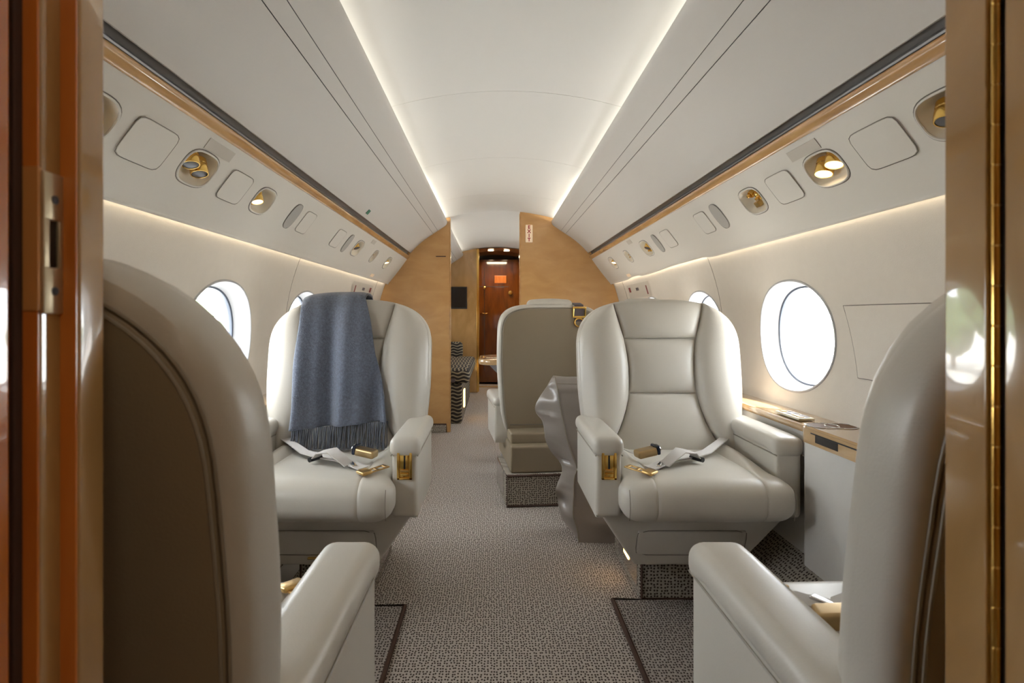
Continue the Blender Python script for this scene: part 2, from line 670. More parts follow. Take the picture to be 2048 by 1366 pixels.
for side, s in SIDES.items():
    for k, (ya, yb) in enumerate(((Y_FRONT, Y_BULK - 0.002), (Y_BULK + 0.045, Y_AFT - 0.002))):
        where = ('forward cabin', 'beyond the bulkhead')[k]
        b = empty('overhead_bin', (0, 0, 0))
        thing(b, f'cream overhead bin on the {"blanket" if s < 0 else "bare armchair"} side, {where}', 'overhead bin')
        body = [(0.447, 0.803), (0.452, 0.783), (0.49, 0.754), (0.56, 0.706), (0.66, 0.638), (0.72, 0.583), (0.758, 0.548),
                (0.80, 0.546), (0.86, 0.56), (0.80, 0.66), (0.66, 0.768), (0.535, 0.772), (0.50, 0.776)]
        MB().prism_y([(XC + s * x, EYE + h) for x, h in body], ya, yb).build('body', M['dark'], b)
        strip(BIN_FACE, s, ya, yb, 0.004).build('upper_rail', M['bin'], b)
        strip(BIN_STRIP, s, ya, yb, 0.004).build('center_strip', M['bin'], b)
        strip(BIN_DOOR, s, ya, yb, 0.004).build('door', M['bin'], b)
        rail = [(0.772, 0.547), (0.800, 0.547), (0.800, 0.515), (0.772, 0.517), (0.770, 0.521), (0.782, 0.524), (0.784, 0.535)]
        MB().prism_y([(XC + s * x, EYE + h) for x, h in rail], ya, yb).build('lower_rail', M['railgrey'], b)
        tr = [(0.770, 0.514), (0.765, 0.510), (0.7635, 0.503), (0.766, 0.495), (0.774, 0.486), (0.783, 0.4815), (0.795, 0.486), (0.80, 0.514)]
        tob = MB().prism_y([(XC + s * x, EYE + h) for x, h in tr], ya, yb).build(f'trim_{1 + k + (2 if s > 0 else 0)}', M['maple_trim'], angle=60)
        struct(tob, 'honey maple strip under the overhead bin')


# service panels (lamps, vents, lids)
def psu(t):
    return (0.785 + 0.157 * t - 0.004 * math.sin(PI * t), 0.483 - 0.205 * t)


T_C = 0.42
S_LEN = 0.258
# kind, y centre, half length, half height (m)
UNITS = [('bowl', 1.165, 0.080, 0.050), ('lid', 1.372, 0.083, 0.052), ('bowl', 1.607, 0.080, 0.050), ('lid', 1.833, 0.074, 0.050),
         ('bowl', 2.058, 0.074, 0.048), ('oval', 2.36, 0.042, 0.056), ('lid', 2.525, 0.062, 0.050), ('lid', 3.04, 0.070, 0.050),
         ('oval', 3.24, 0.040, 0.056), ('bowl', 3.49, 0.085, 0.050), ('bowl', 3.96, 0.060, 0.044), ('bowl', 4.46, 0.080, 0.048)]


def unit_matrix(s, y, t=T_C):
    x, h = psu(t)
    e2 = Vector((s * 0.608, 0, -0.794))
    e1 = Vector((0, s, 0))
    n = e1.cross(e2)
    mt = Matrix((e1, e2, n)).transposed().to_4x4()
    mt.translation = Vector((XC + s * x, y, EYE + h))
    return mt


def ring_path(ra, rb, p, z, n=40):
    out = []
    for k in range(n):
        a = 2 * PI * k / n
        c, q = math.cos(a), math.sin(a)
        r = (abs(c / ra) ** p + abs(q / rb) ** p) ** (-1 / p)
        out.append((r * c, r * q, z))
    return out


for side, s in SIDES.items():
    sp = empty('service_panel')
    thing(sp, f'cream service panel with lids and lamps over the {"blanket" if s < 0 else "bare armchair"} side windows', 'service panel')
    pm = MB()

    def lip(y):
        # each run of panel ends in a lip that tucks in
        if s < 0:
            return 1.0
        return 1.0 - 0.75 * max(sstep(2.70, 2.86, y) * (1 - sstep(3.0, 3.9, y)), sstep(3.98, 4.10, y) * (1 - sstep(4.2, 4.45, y)))

    def surf(y, t):
        if t <= 1:
            x, h = psu(t)
        else:
            q = (t - 1)
            pts = [(0, 0.942, 0.278), (0.03, 0.9435, 0.272), (0.06, 0.948, 0.268), (0.09, 0.952, 0.271), (0.13, 0.9525, 0.29)]
            x = interp([(a, b) for a, b, c in pts], q)
            h = interp([(a, c) for a, b, c in pts], q)
        k = (1 - lip(y)) * sstep(0.55, 1.0, t)
        return (XC + s * (x - 0.010 * k), y, EYE + h + 0.016 * k)
    tt = [i / 12 for i in range(13)] + [1.015, 1.03, 1.045, 1.06, 1.075, 1.09, 1.13]
    ycur = Y_FRONT
    for (k, y, ha, hb) in UNITS:
        if k != 'bowl':
            continue
        y0, y1 = y - ha - 0.03, y + ha + 0.03
        pm.grid(surf, linspace(ycur, y0, max(2, int((y0 - ycur) / 0.06) + 2)), tt)
        pm.hole_cell(surf, y0, y1, 0.12, 0.74, y, T_C, ha, hb / S_LEN, 3.0, 14, 4)
        pm.grid(surf, linspace(y0, y1, 6), [0, 0.04, 0.08, 0.12])
        pm.grid(surf, linspace(y0, y1, 6), [0.74, 0.8, 0.86, 0.92] + tt[12:])
        ycur = y1
    pm.grid(surf, linspace(ycur, Y_AFT, 40), tt)
    pm.build('panel_shell', M['liner'], sp, recalc=False)
    for (k, y, ha, hb) in UNITS:
        if k == 'bowl':
            continue
        mt = unit_matrix(s, y)
        nm = 'access_lid' if k == 'lid' else 'speaker_grille'
        p_ = 7 if k == 'lid' else 2.6
        q = MB()
        rp = ring_path(ha, hb, p_, 0, 48)
        rings = [(1.0, -0.002), (1.0, 0.0030), (0.992, 0.0040), (0.9, 0.0044), (0.02, 0.0048)]
        vs, fs = [], []
        for (kk, z) in rings:
            vs += [mt @ Vector((a * kk, b_ * kk, z)) for a, b_, c in rp]
        n = len(rp)
        for j in range(len(rings) - 1):
            for i in range(n):
                fs.append((j * n + i, j * n + (i + 1) % n, (j + 1) * n + (i + 1) % n, (j + 1) * n + i))
        fs.append(tuple((len(rings) - 1) * n + i for i in range(n)))
        q.add(vs, fs)
        po = q.build(nm, M['liner'] if k == 'lid' else M['grille'], sp)
        MB().tube([mt @ Vector((a * 1.015, b_ * 1.03, 0.0030)) for a, b_, c in rp], 0.0009, 5, True).build('lid_gap', M['seam'], po)
    # blank placards over the second lamp and coloured marks
    for (y, t, w, hgt, mm) in ((1.64, 0.13, 0.075, 0.016, 'placard'), (4.30, 0.92, 0.05, 0.012, 'exitface'), (3.72, 0.10, 0.05, 0.014, 'placard')):
        mt = unit_matrix(s, y, t)
        q = MB()
        q.rbox((0, 0, 0.0015), (w * 2, hgt * 2, 0.0016), 0.0005, 1)
        q.v = [tuple(mt @ Vector(p)) for p in q.v]
        q.build('placard', M[mm], sp)

    # lamp bowls
    names = ['forward lamp bowl cut by the doorway', 'second lamp bowl from the doorway', 'third lamp bowl from the doorway', 'fourth lamp bowl from the doorway',
             'fifth lamp bowl from the doorway', 'lamp bowl nearest the wooden bulkhead']
    bi = 0
    for (k, y, ha, hb) in UNITS:
        if k != 'bowl':
            continue
        mt = unit_matrix(s, y)
        u = empty('lamp_unit')
        u.matrix_world = mt
        lit2 = (s > 0 and bi == 1)
        desc = {(1, 1): 'with two lit gold lamps', (-1, 1): 'with two unlit gold lamps', (1, 2): 'with gold vent cluster and diamond nozzle', (-1, 2): 'with one lit gold lamp and gold vents'}.get((s, bi), 'with gold fittings')
        thing(u, f'{names[bi]} {desc}, {"blanket" if s < 0 else "bare armchair"} side', 'reading light', 'gold lamp units along the service panels')
        bw = MB()
        rp = ring_path(1, 1, 3.0, 0, 40)
        prof = [(1.0, 0.0), (0.965, -0.002), (0.93, -0.012), (0.86, -0.028), (0.7, -0.041), (0.4, -0.047), (0.05, -0.048)]
        vs, fs = [], []
        for (kk, z) in prof:
            # the bowl runs deeper at its upper edge
            vs += [(a * ha * kk, b_ * hb * kk, z * (1.0 - 0.25 * b_)) for a, b_, c in rp]
        n = len(rp)
        for j in range(len(prof) - 1):
            for i in range(n):
                fs.append((j * n + i, j * n + (i + 1) % n, (j + 1) * n + (i + 1) % n, (j + 1) * n + i))
        fs.append(tuple((len(prof) - 1) * n + i for i in range(n)))
        bw.add(vs, fs).build('bowl', M['bowl'], u, recalc=False)
        MB().tube([(a * ha * 1.0, b_ * hb * 1.0, 0.001) for a, b_, c in rp], 0.0028, 6, True).build('rim', M['liner'], u)
        MB().tube([(a * (ha + 0.004), b_ * (hb + 0.004), 0.0) for a, b_, c in rp], 0.0014, 5, True).build('rim_gap', M['seam'], u)

        def lamp(px_, py_, rad, tilt, lens, length=0.026):
            # gold barrel whose face tilts down and towards the aisle
            zax = Vector((-s * 0.18, tilt[1] * 0.95, 0.75)).normalized()
            xax = zax.cross(Vector((0, 1, 0.2))).normalized()
            yax = zax.cross(xax)
            lm = Matrix((xax, yax, zax)).transposed().to_4x4()
            lm.translation = Vector((s * px_, py_, -0.020))
            g = MB()
            g.lathe([(rad * 0.86, -0.02), (rad * 0.96, -0.017), (rad * 0.98, -0.004), (rad * 0.9, -0.002), (rad * 0.9, 0.002), (rad, 0.004),
                     (rad, length - 0.004), (rad * 0.95, length), (rad * 0.86, length), (rad * 0.84, length - 0.003)], 22, lm)
            go = g.build('lamp_barrel', M['gold'], u, angle=30)
            MB().lathe([(rad * 0.83, length - 0.004), (rad * 0.83, length - 0.0015), (rad * 0.5, length - 0.0008)], 20, lm).build('lens', lens, go)

        def vent(px_, py_, rad):
            lm = Matrix.Translation((px_, py_, -0.036))
            MB().lathe([(rad, 0), (rad, 0.012), (rad * 0.8, 0.018), (rad * 0.72, 0.014), (rad * 0.5, 0.014), (rad * 0.46, 0.026), (rad * 0.3, 0.029)], 14, lm).build('air_vent', M['gold'], u, angle=30)
        d = 1 if s > 0 else -1
        if bi in (0, 1):
            ln = M['lens_on'] if lit2 else M['lens_off']
            lamp(-0.036, -0.016, 0.0240, (0.1, 0.62), ln)
            lamp(0.026, -0.004, 0.0240, (0.1, 0.62), ln)
        elif bi == 2:
            if s < 0:
                lamp(-0.026, -0.004, 0.021, (-0.1, 0.6), M['lens_on'])
                vent(0.03, -0.018, 0.015)
                q = MB().rbox((0.026, 0.024, -0.026), (0.03, 0.02, 0.02), 0.004, 2)
                q.build('nozzle', M['gold_dark'], u)
            else:
                vent(-0.022, -0.012, 0.018)
                vent(-0.006, 0.000, 0.012)
                vent(0.030, -0.020, 0.014)
                q = MB().rbox((0.030, 0.022, -0.026), (0.03, 0.022, 0.02), 0.004, 2)
                q.build('nozzle', M['gold_dark'], u)
        elif bi == 3:
            lamp(-0.02, -0.012, 0.020, (0.0, 0.5), M['lens_off'])
            vent(0.035, 0.022, 0.014)
        elif bi == 4:
            vent(0.0, -0.006, 0.018)
            vent(0.022, 0.012, 0.010)
        else:
            lamp(-0.02, -0.014, 0.020, (0.0, 0.6), M['lens_on'])
            vent(0.034, 0.018, 0.012)
        bi += 1

# sidewalls with windows
WIN_Y = [1.235, 2.165, 3.095, 4.025, 5.62, 6.55]
WA, WB, WH = 0.265, 0.200, -0.072
wn = 1
H_TOP, H_BOT = 0.30, -0.345
for side, s in SIDES.items():
    wl = struct(empty(f'wall_{side}'), 'curved cream sidewall lined with fine cloth')

    def wsurf(y, h, s=s):
        return (XC + s * xw(h), y, EYE + h)
    cells = [(Y_FRONT, 0.77, None), (0.77, 1.70, 0 if s < 0 else None), (1.70, 2.63, 1), (2.63, 3.56, 2), (3.56, 4.49, 3), (4.49, Y_BULK, None), (Y_BULK, 5.155, None),
             (5.155, 6.085, 4), (6.085, 7.015, 5), (7.015, Y_AFT, None)]
    hs = linspace(H_BOT, H_TOP, 17)
    groups = [cells[:3], cells[3:6], cells[6:]]
    for gi, g in enumerate(groups):
        wm = MB()
        for (a, b, wi) in g:
            if wi is None:
                wm.grid(wsurf, linspace(a, b, 4), hs)
            else:
                wm.hole_cell(wsurf, a, b, H_BOT, H_TOP, WIN_Y[wi], WH, WA, WB, 2.15, 18, 6)
        wm.build('wall_panel', M['wallcloth'], wl, recalc=False)
    for ys in (2.83, 4.72):
        MB().tube([(XC + s * (xw(h) - 0.0002), ys, EYE + h) for h in linspace(H_BOT, H_TOP - 0.01, 24)], 0.0012, 5).build('panel_seam', M['seam'], wl)
    # lower side lining below the ledge, then the carpeted riser
    low = [(0.930, -0.345), (0.930, -0.75), (0.942, -0.75), (0.942, -0.345)]
    MB().prism_y([(XC + s * x, EYE + h) for x, h in low], Y_FRONT, Y_AFT).build('lower_panel', M['suede'], wl)
    ris = [(0.929, -0.75), (0.87, -0.84), (0.845, -0.985), (0.945, -0.985), (0.945, -0.75)]
    MB().prism_y([(XC + s * x, EYE + h) for x, h in ris], Y_FRONT, Y_AFT).build('carpet_riser', M['plinth_carpet'], wl)
    # wood ledge
    led = [(0.918, -0.362), (0.9135, -0.352), (0.9145, -0.341), (0.921, -0.335), (1.04, -0.331), (1.04, -0.362)]
    for ya, yb_ in (((Y_FRONT, Y_BULK),) if s < 0 else ((Y_FRONT, 1.078), (1.832, Y_BULK))):
        MB().prism_y([(XC + s * x, EYE + h) for x, h in led], ya, yb_).build('ledge', M['maple_ledge'], wl, angle=60)
    for wi, yw in enumerate(WIN_Y):
        if wi == 0 and s > 0:
            continue
        w = struct(empty(f'window_{wn}'), 'oval cabin window')
        wn += 1

        def ring(a, b, dx, n=64, p=2.15, s=s, yw=yw):
            out = []
            for k in range(n):
                th = 2 * PI * k / n
                c, q = math.cos(th), math.sin(th)
                r = (abs(c / a) ** p + abs(q / b) ** p) ** (-1 / p)
                y, h = yw + r * c, WH + r * q
                out.append((XC + s * (xw(h) + dx), y, EYE + h))
            return out

        def loft(m, rings):
            n = len(rings[0])
            vs = [p for r in rings for p in r]
            fs = []
            for j in range(len(rings) - 1):
                for i in range(n):
                    fs.append((j * n + i, j * n + (i + 1) % n, (j + 1) * n + (i + 1) % n, (j + 1) * n + i))
            return m.add(vs, fs)
        MB().tube(ring(WA, WB, 0.0), 0.0045, 8, True).build('window_ring', M['white_plastic'], w)
        loft(MB(), [ring(WA, WB, 0.0), ring(WA - 0.004, WB - 0.004, 0.02), ring(WA - 0.012, WB - 0.010, 0.045), ring(WA - 0.022, WB - 0.019, 0.060)]).build('reveal', M['white_plastic'], w, recalc=False)
        loft(MB(), [ring(WA - 0.021, WB - 0.018, 0.060), ring(WA - 0.030, WB - 0.025, 0.062), ring(WA - 0.032, WB - 0.027, 0.072), ring(WA - 0.026, WB - 0.021, 0.088)]).build('gasket', M['gasket'], w, recalc=False)
        pr = ring(WA - 0.026, WB - 0.022, 0.074, 64)
        pm = MB()
        pc = (XC + s * (xw(WH) + 0.074), yw, EYE + WH)
        pm.add(pr + [pc], [(i, (i + 1) % 64, 64) for i in range(64)])
        pm.build('pane', M['pane'], w, recalc=False)

# fuselage skin round everything, open only at the windows
fus = MB()
R2 = R_W + 0.088


def fsurf_side(s):
    def f(y, h):
        return (XC + s * (xw(h) + 0.086), y, EYE + h)
    return f


for s in (-1, 1):
    f = fsurf_side(s)
    for (a, b, wi) in [(-1.35, 0.77, None)] + [(0.77, 1.70, 0 if s < 0 else None), (1.70, 2.63, 1), (2.63, 3.56, 2), (3.56, 4.49, 3), (4.49, 5.155, None), (5.155, 6.085, 4), (6.085, 7.015, 5), (7.015, 9.1, None)]:
        if wi is None:
            fus.grid(f, [a, b], linspace(H_BOT, H_TOP, 9))
        else:
            fus.hole_cell(f, a, b, H_BOT, H_TOP, WIN_Y[wi], WH, WA - 0.018, WB - 0.014, 2.15, 14, 3)
xt = xw(H_TOP) + 0.086
top = [(xt * math.cos(a) / math.cos(0), EYE + H_TOP + 0.78 * math.sin(a)) for a in linspace(0, PI, 25)]
fus.grid(lambda i, y: (XC + top[int(i)][0], y, top[int(i)][1]), range(25), [-1.35, 9.1])
xb = xw(H_BOT) + 0.086
bot = [(xb * math.cos(a), EYE + H_BOT - 0.95 * math.sin(a)) for a in linspace(0, PI, 25)]
fus.grid(lambda i, y: (XC + bot[int(i)][0], y, bot[int(i)][1]), range(25), [-1.35, 9.1])
for yy in (-1.35, 9.1):
    side_r = [(xw(h) + 0.086, EYE + h) for h in linspace(H_BOT, H_TOP, 9)]
    loop = side_r + top[1:-1] + [(-x, z) for x, z in side_r[::-1]] + [(x, z) for x, z in bot[1:-1]][::-1]
    fus.add([(XC + x, yy, z) for x, z in loop], [tuple(range(len(loop)))])
struct(fus.build('exterior_hull', M['shell'], recalc=False), 'outer fuselage skin')

# access cover on the right wall between the windows
pts = []
a_ = thing(empty('access_cover'), 'flat tapered cream cover set in the right wall beside the oval window', 'cover')
m = MB()


def cov(u, v, d):
    h = lerp(-0.185, 0.032, v)
    y0, y1 = lerp(1.777, 1.838, v), lerp(1.40, 1.40, v)
    y = lerp(y0, y1, u)
    return (XC + xw(h) - d, y, EYE + h)


us, vs_ = [0, 0.01, 0.5, 0.99, 1], linspace(0, 1, 9)
m.grid(lambda u, v: cov(u, v, 0.006 if 0.005 < u < 0.995 and 0.005 < v < 0.995 else 0.004), us, vs_)
edge = [(u, 0) for u in linspace(0, 1, 12)] + [(1, v) for v in linspace(0, 1, 8)[1:]] + [(u, 1) for u in linspace(1, 0, 12)[1:]] + [(0, v) for v in linspace(1, 0, 8)[1:-1]]
n = len(edge)
m.add([cov(u, v, 0.004) for u, v in edge] + [cov(u, v, -0.004) for u, v in edge], [(i, (i + 1) % n, n + (i + 1) % n, n + i) for i in range(n)])
m.build('cover_plate', M['wallcloth'], a_)
MB().tube([cov(u, v, 0.0035) for u, v in edge], 0.0014, 5, True).build('cover_gap', M['seam'], a_)

# ------------------------------------------------------------------ galley doorway (front partition)
wf = struct(empty('wall_front'), 'galley partition round the doorway')
MB().box(XC - 1.2, -0.305, 0.385, 0.43, 0, 2.0).build('partition_panel', M['maple'], wf)
MB().box(0.335, XC + 1.2, 0.385, 0.43, 0, 2.0).build('partition_panel', M['maple'], wf)
MB().box(-0.32, 0.35, 0.385, 0.43, 1.93, 2.05).build('lintel', M['maple'], wf)
# galley behind the camera
gw = struct(empty('wall_galley'), 'galley walls')
MB().box(XC - 1.02, XC - 0.98, -1.3, 0.385, 0, 2.0).build('side_panel', M['jamb_tan'], gw)
MB().box(XC + 0.98, XC + 1.02, -1.3, 0.385, 0, 2.0).build('side_panel', M['jamb_tan'], gw)
MB().box(XC - 1.0, XC + 1.0, -1.3, -1.26, 0, 2.0).build('end_panel', M['jamb_tan'], gw)
MB().box(XC - 1.0, XC + 1.0, -1.3, 0.39, 1.90, 1.94).build('top_panel', M['ceiling'], gw)

jl = struct(empty('door_1'), 'lacquered left jamb of the galley doorway with strike plate')
MB().rbox((-0.292, 0.4095, 0.97), (0.032, 0.027, 1.92), 0.003, 3).build('stop_bead', M['jamb_tan'], jl)
MB().rbox((-0.303, 0.3865, 0.97), (0.032, 0.019, 1.92), 0.0015, 2).build('rabbet', M['jamb_tan'], jl)
MB().box(-0.292, -0.2767, 0.3940, 0.3962, 0.01, 1.93, 0.0006).build('bead_face', M['jamb_orange'], jl)
MB().box(-0.303, -0.2876, 0.3752, 0.3772, 0.01, 1.93, 0.0006).build('rabbet_face', M['jamb_orange'], jl)
MB().rbox((-0.313, 0.3735, 0.97), (0.032, 0.010, 1.92), 0.0015, 2).build('jamb_face', M['binding'], jl)
MB().box(-0.36, -0.312, 0.36, 0.37, 0.01, 1.93).build('door_gap', M['dark'], jl)
MB().rbox((-0.316, 0.346, 0.97), (0.05, 0.026, 1.92), 0.003, 3).build('door_leaf', M['jamb_orange'], jl)
sp_ = MB()
zt, zb = EYE + (632 - 345) * 0.383 / 1190, EYE + (632 - 628) * 0.383 / 1190
ymid = 0.3855
for (z0, z1) in ((zb, EYE + (632 - 535) * 0.383 / 1190), (EYE + (632 - 440) * 0.383 / 1190, zt)):
    sp_.box(-0.288, -0.2848, 0.377, 0.3945, z0, z1, 0.0008)
for y0, y1 in ((0.377, 0.3825), (0.3905, 0.3945)):
    sp_.box(-0.288, -0.2848, y0, y1, EYE + (632 - 536) * 0.383 / 1190, EYE + (632 - 439) * 0.383 / 1190, 0.0008)
spo = sp_.build('strike_plate', M['strike'], jl)
MB().box(-0.2875, -0.2868, 0.381, 0.392, EYE + (632 - 540) * 0.383 / 1190, EYE + (632 - 436) * 0.383 / 1190, 0.0002).build('latch_slot', M['black'], spo)
for zpx in (582, 398):
    MB().lathe([(0.0028, 0), (0.0028, 0.0008), (0.0012, 0.0004)], 14, Matrix.Translation((-0.2850, ymid + 0.001, EYE + (632 - zpx) * 0.383 / 1190)) @ Matrix.Rotation(PI / 2, 4, 'Y')).build('screw', M['gasket'], spo)
MB().box(-0.2965, -0.2866, 0.3742, 0.3770, zb + 0.002, zt + 0.002, 0.0005).build('plate_return', M['return'], jl)

jr = struct(empty('door_2'), 'lacquered right jamb of the galley doorway with gold piano hinge')
MB().rbox((0.3405, 0.405, 0.97), (0.040, 0.036, 1.92), 0.0015, 2).build('jamb_face', M['jamb_tan'], jr)
MB().rbox((0.3445, 0.362, 0.97), (0.044, 0.028, 1.92), 0.002, 2).build('door_leaf', M['jamb_tan'], jr)
MB().box(0.329, 0.36, 0.375, 0.388, 0.01, 1.93).build('door_gap', M['dark'], jr)
hg = MB().tube([(0.3235, 0.3825, 0.02), (0.3235, 0.3825, 1.92)], 0.0022, 8).build('hinge_pin', M['gold_dark'], jr)
z = 0.70
while z < 1.30:
    MB().lathe([(0.0023, 0), (0.0027, 0.0005), (0.0027, 0.0250), (0.0023, 0.0255)], 12, Matrix.Translation((0.3232, 0.3825, z))).build('hinge_knuckle', M['gold'], hg)
    z += 0.0258

# ------------------------------------------------------------------ wooden bulkhead half way, with an opening
X_L, X_R = -0.370, 0.226
wb = struct(empty('wall_bulkhead'), 'honey maple bulkhead with an open doorway')
MB().rbox(((X_L - 1.1) / 2, Y_BULK + 0.02, 0.97), (1.1 + X_L, 0.04, 1.94), 0.004, 2).build('maple_panel', M['maple'], wb)
MB().rbox(((X_R + 1.2) / 2, Y_BULK + 0.02, 0.97), (1.2 - X_R, 0.04, 1.94), 0.004, 2).build('maple_panel', M['maple'], wb)
MB().box(X_L - 0.004, X_L + 0.006, Y_BULK - 0.006, Y_BULK + 0.046, 0.005, ch(0.42) - 0.012, 0.002).build('edge_strip', M['maple_trim'], wb)
MB().box(X_R - 0.006, X_R + 0.004, Y_BULK - 0.006, Y_BULK + 0.046, 0.005, ch(0.2) - 0.012, 0.002).build('edge_strip', M['maple_trim'], wb)
MB().box(-0.9, X_L - 0.03, Y_BULK - 0.012, Y_BULK, 0.004, 0.072, 0.002).build('carpet_kick', M['plinth_carpet'], wb)
MB().tube([(-0.9, Y_BULK - 0.012, 0.072), (X_L - 0.03, Y_BULK - 0.012, 0.072), (X_L - 0.03, Y_BULK - 0.012, 0.004)], 0.006, 6).build('kick_binding', M['binding'], wb)
MB().box(-0.49, -0.405, Y_BULK - 0.003, Y_BULK + 0.002, EYE + 0.503, EYE + 0.511, 0.001).build('slot_mark', M['binding'], wb)


def text(body, size, loc, rot, m, parent, name='lettering', extrude=0.0006, spacing=1.0, offset=0.0):
    c = bpy.data.curves.new(name, 'FONT')
    c.body = body
    c.size = size
    c.extrude = extrude
    c.offset = offset
    c.align_x = 'CENTER'
    c.align_y = 'CENTER'
    c.space_line = spacing
    c.materials.append(m)
    o = bpy.data.objects.new(name, c)
    COL.objects.link(o)
    bpy.context.view_layer.update()
    me = bpy.data.meshes.new_from_object(o.evaluated_get(bpy.context.evaluated_depsgraph_get()))
    bpy.data.objects.remove(o)
    if not me.materials:
        me.materials.append(m)
    o = bpy.data.objects.new(name, me)
    COL.objects.link(o)
    o.parent = parent
    o.location = loc
    o.rotation_euler = rot
    return o


ex = thing(empty('exit_sign', (0.302, Y_BULK - 0.006, EYE + 0.700)), 'small cream vertical sign with red letters EXIT on the wooden bulkhead', 'sign')
MB().rbox((0, 0.002, 0), (0.062, 0.010, 0.150), 0.006, 3).build('sign_plate', M['exitface'], ex)
for i, chh in enumerate('EXIT'):
    text(chh, 0.040, (0, -0.0036, 0.053 - i * 0.0355), (PI / 2, 0, 0), M['exitink'], ex, offset=0.0016)

# green placard on the left bin door
g_ = MB()
tg, nm_ = Vector((-0.666, 0, -0.746)), Vector((0.746, 0, -0.666))
cg = Vector((XC - 0.728, 3.22, EYE + 0.563))
for d_ in (0.0005, 0.002):
    g_.v += [tuple(cg + nm_ * d_ + tg * a_1 + Vector((0, b_1, 0))) for a_1, b_1 in ((-0.014, -0.022), (0.014, -0.022), (0.014, 0.022), (-0.014, 0.022))]
g_.f = [(0, 1, 2, 3), (4, 5, 6, 7), (0, 1, 5, 4), (1, 2, 6, 5), (2, 3, 7, 6), (3, 0, 4, 7)]
gp = thing(g_.build('bin_placard', M['green']), 'tiny green placard at the lower edge of the overhead bin', 'placard')

# small placards on the sidewall by the bulkhead
for side, s in SIDES.items():
    wp = thing(empty('wall_placard'), f'small printed safety placard on the {"blanket" if s < 0 else "bare armchair"} side wall near the bulkhead', 'placard')

    def ps(y, h, d):
        return (XC + s * (xw(h) - d), y, EYE + h)
    q = MB()
    ysr, hsr = linspace(3.98, 4.62, 6), linspace(0.135, 0.235, 4)
    q.grid(lambda y, h: ps(y, h, 0.0025), ysr, hsr)
    q.build('placard_sheet', M['placard'], wp, recalc=False)
    for (y0, y1, h0, h1, mm) in ((4.05, 4.08, 0.15, 0.21, 'ink'), (4.28, 4.36, 0.185, 0.205, 'greyink'), (4.52, 4.58, 0.18, 0.215, 'ink')):
        q = MB().grid(lambda y, h: ps(y, h, 0.0035), [y0, y1], [h0, h1])
        q.build('print_block', M[mm], wp, recalc=False)

# ------------------------------------------------------------------ aft cabin and vestibule
wa = struct(empty('wall_aft'), 'aft partition with doorway and gold edge strip')
AX_L, AX_R = -0.205, 0.37
MB().box(-1.2, AX_L, Y_AFT, Y_AFT + 0.04, 0, 1.93, 0.002).build('partition_panel', M['jamb_tan'], wa)
MB().box(AX_R, 1.3, Y_AFT, Y_AFT + 0.04, 0, 1.93, 0.002).build('partition_panel', M['jamb_tan'], wa)
MB().box(AX_L - 0.012, AX_L + 0.018, Y_AFT - 0.006, Y_AFT + 0.045, 0.01, 1.86, 0.002).build('edge_strip', M['gold'], wa)
MB().box(AX_R - 0.010, AX_R + 0.008, Y_AFT - 0.006, Y_AFT + 0.045, 0.01, 1.86, 0.002).build('edge_strip', M['gold_dark'], wa)
vs_w = struct(empty('wall_vestibule'), 'dark wood vestibule walls beyond the aft cabin')
MB().box(AX_L - 0.08, AX_L - 0.04, Y_AFT + 0.04, Y_DOOR + 0.1, 0, 1.93).build('side_panel', M['mahogany'], vs_w)
MB().box(AX_R + 0.04, AX_R + 0.08, Y_AFT + 0.04, Y_DOOR + 0.1, 0, 1.93).build('side_panel', M['mahogany'], vs_w)
m = MB()
m.grid(lambda x, y: (XC + x, y, ch(x) - 0.01), linspace(-0.36, 0.42, 13), [Y_AFT, Y_DOOR])
m.build('arched_soffit', M['maple_trim'], vs_w)
for x in (-0.035, 0.175):
    MB().lathe([(0.040, -0.003), (0.038, 0.0), (0.028, 0.001)], 16, Matrix.Translation((x, 7.95, ch(x - XC) - 0.017))).build('downlight', M['lens_on'], vs_w)
dr = struct(empty('door_3'), 'glossy dark brown aft door with gold knob')
MB().box(-0.3, 0.42, Y_DOOR, Y_DOOR + 0.04, 0.03, ch(0.0) - 0.075, 0.003).build('door_leaf', M['mahogany'], dr)
MB().rbox((0.10, Y_DOOR - 0.004, 1.52), (0.17, 0.012, 0.11), 0.004, 2).build('door_plaque', M['jamb_orange'], dr)
MB().rbox((-0.13, Y_DOOR - 0.003, 0.95), (0.006, 0.01, 1.5), 0.002, 1).build('door_groove', M['dark'], dr)
MB().rbox((0.0, Y_DOOR - 0.003, 1.415), (0.44, 0.01, 0.008), 0.002, 1).build('door_groove', M['dark'], dr)
MB().lathe([(0.010, 0), (0.010, 0.02), (0.034, 0.028), (0.030, 0.046), (0.012, 0.05)], 16, Matrix.Translation((0.245, Y_DOOR, 1.325)) @ Matrix.Rotation(PI / 2, 4, 'X')).build('door_knob', M['gold'], dr)
MB().lathe([(0.022, 0), (0.024, 0.012), (0.012, 0.02), (0.018, 0.04), (0.008, 0.045)], 14, Matrix.Translation((-0.13, Y_DOOR, 1.40)) @ Matrix.Rotation(PI / 2, 4, 'X')).build('coat_hook', M['gold'], dr)
MB().tube([(-0.19, Y_DOOR - 0.01, 1.02), (-0.16, Y_DOOR - 0.04, 1.03), (-0.12, Y_DOOR - 0.04, 1.02), (-0.09, Y_DOOR - 0.01, 1.03)], 0.009, 8).build('door_handle', M['gold'], dr)
MB().box(-0.3, 0.42, Y_DOOR - 0.35, Y_DOOR - 0.34, 0.0, 0.012, 0.002).build('threshold', M['gold_dark'], dr)

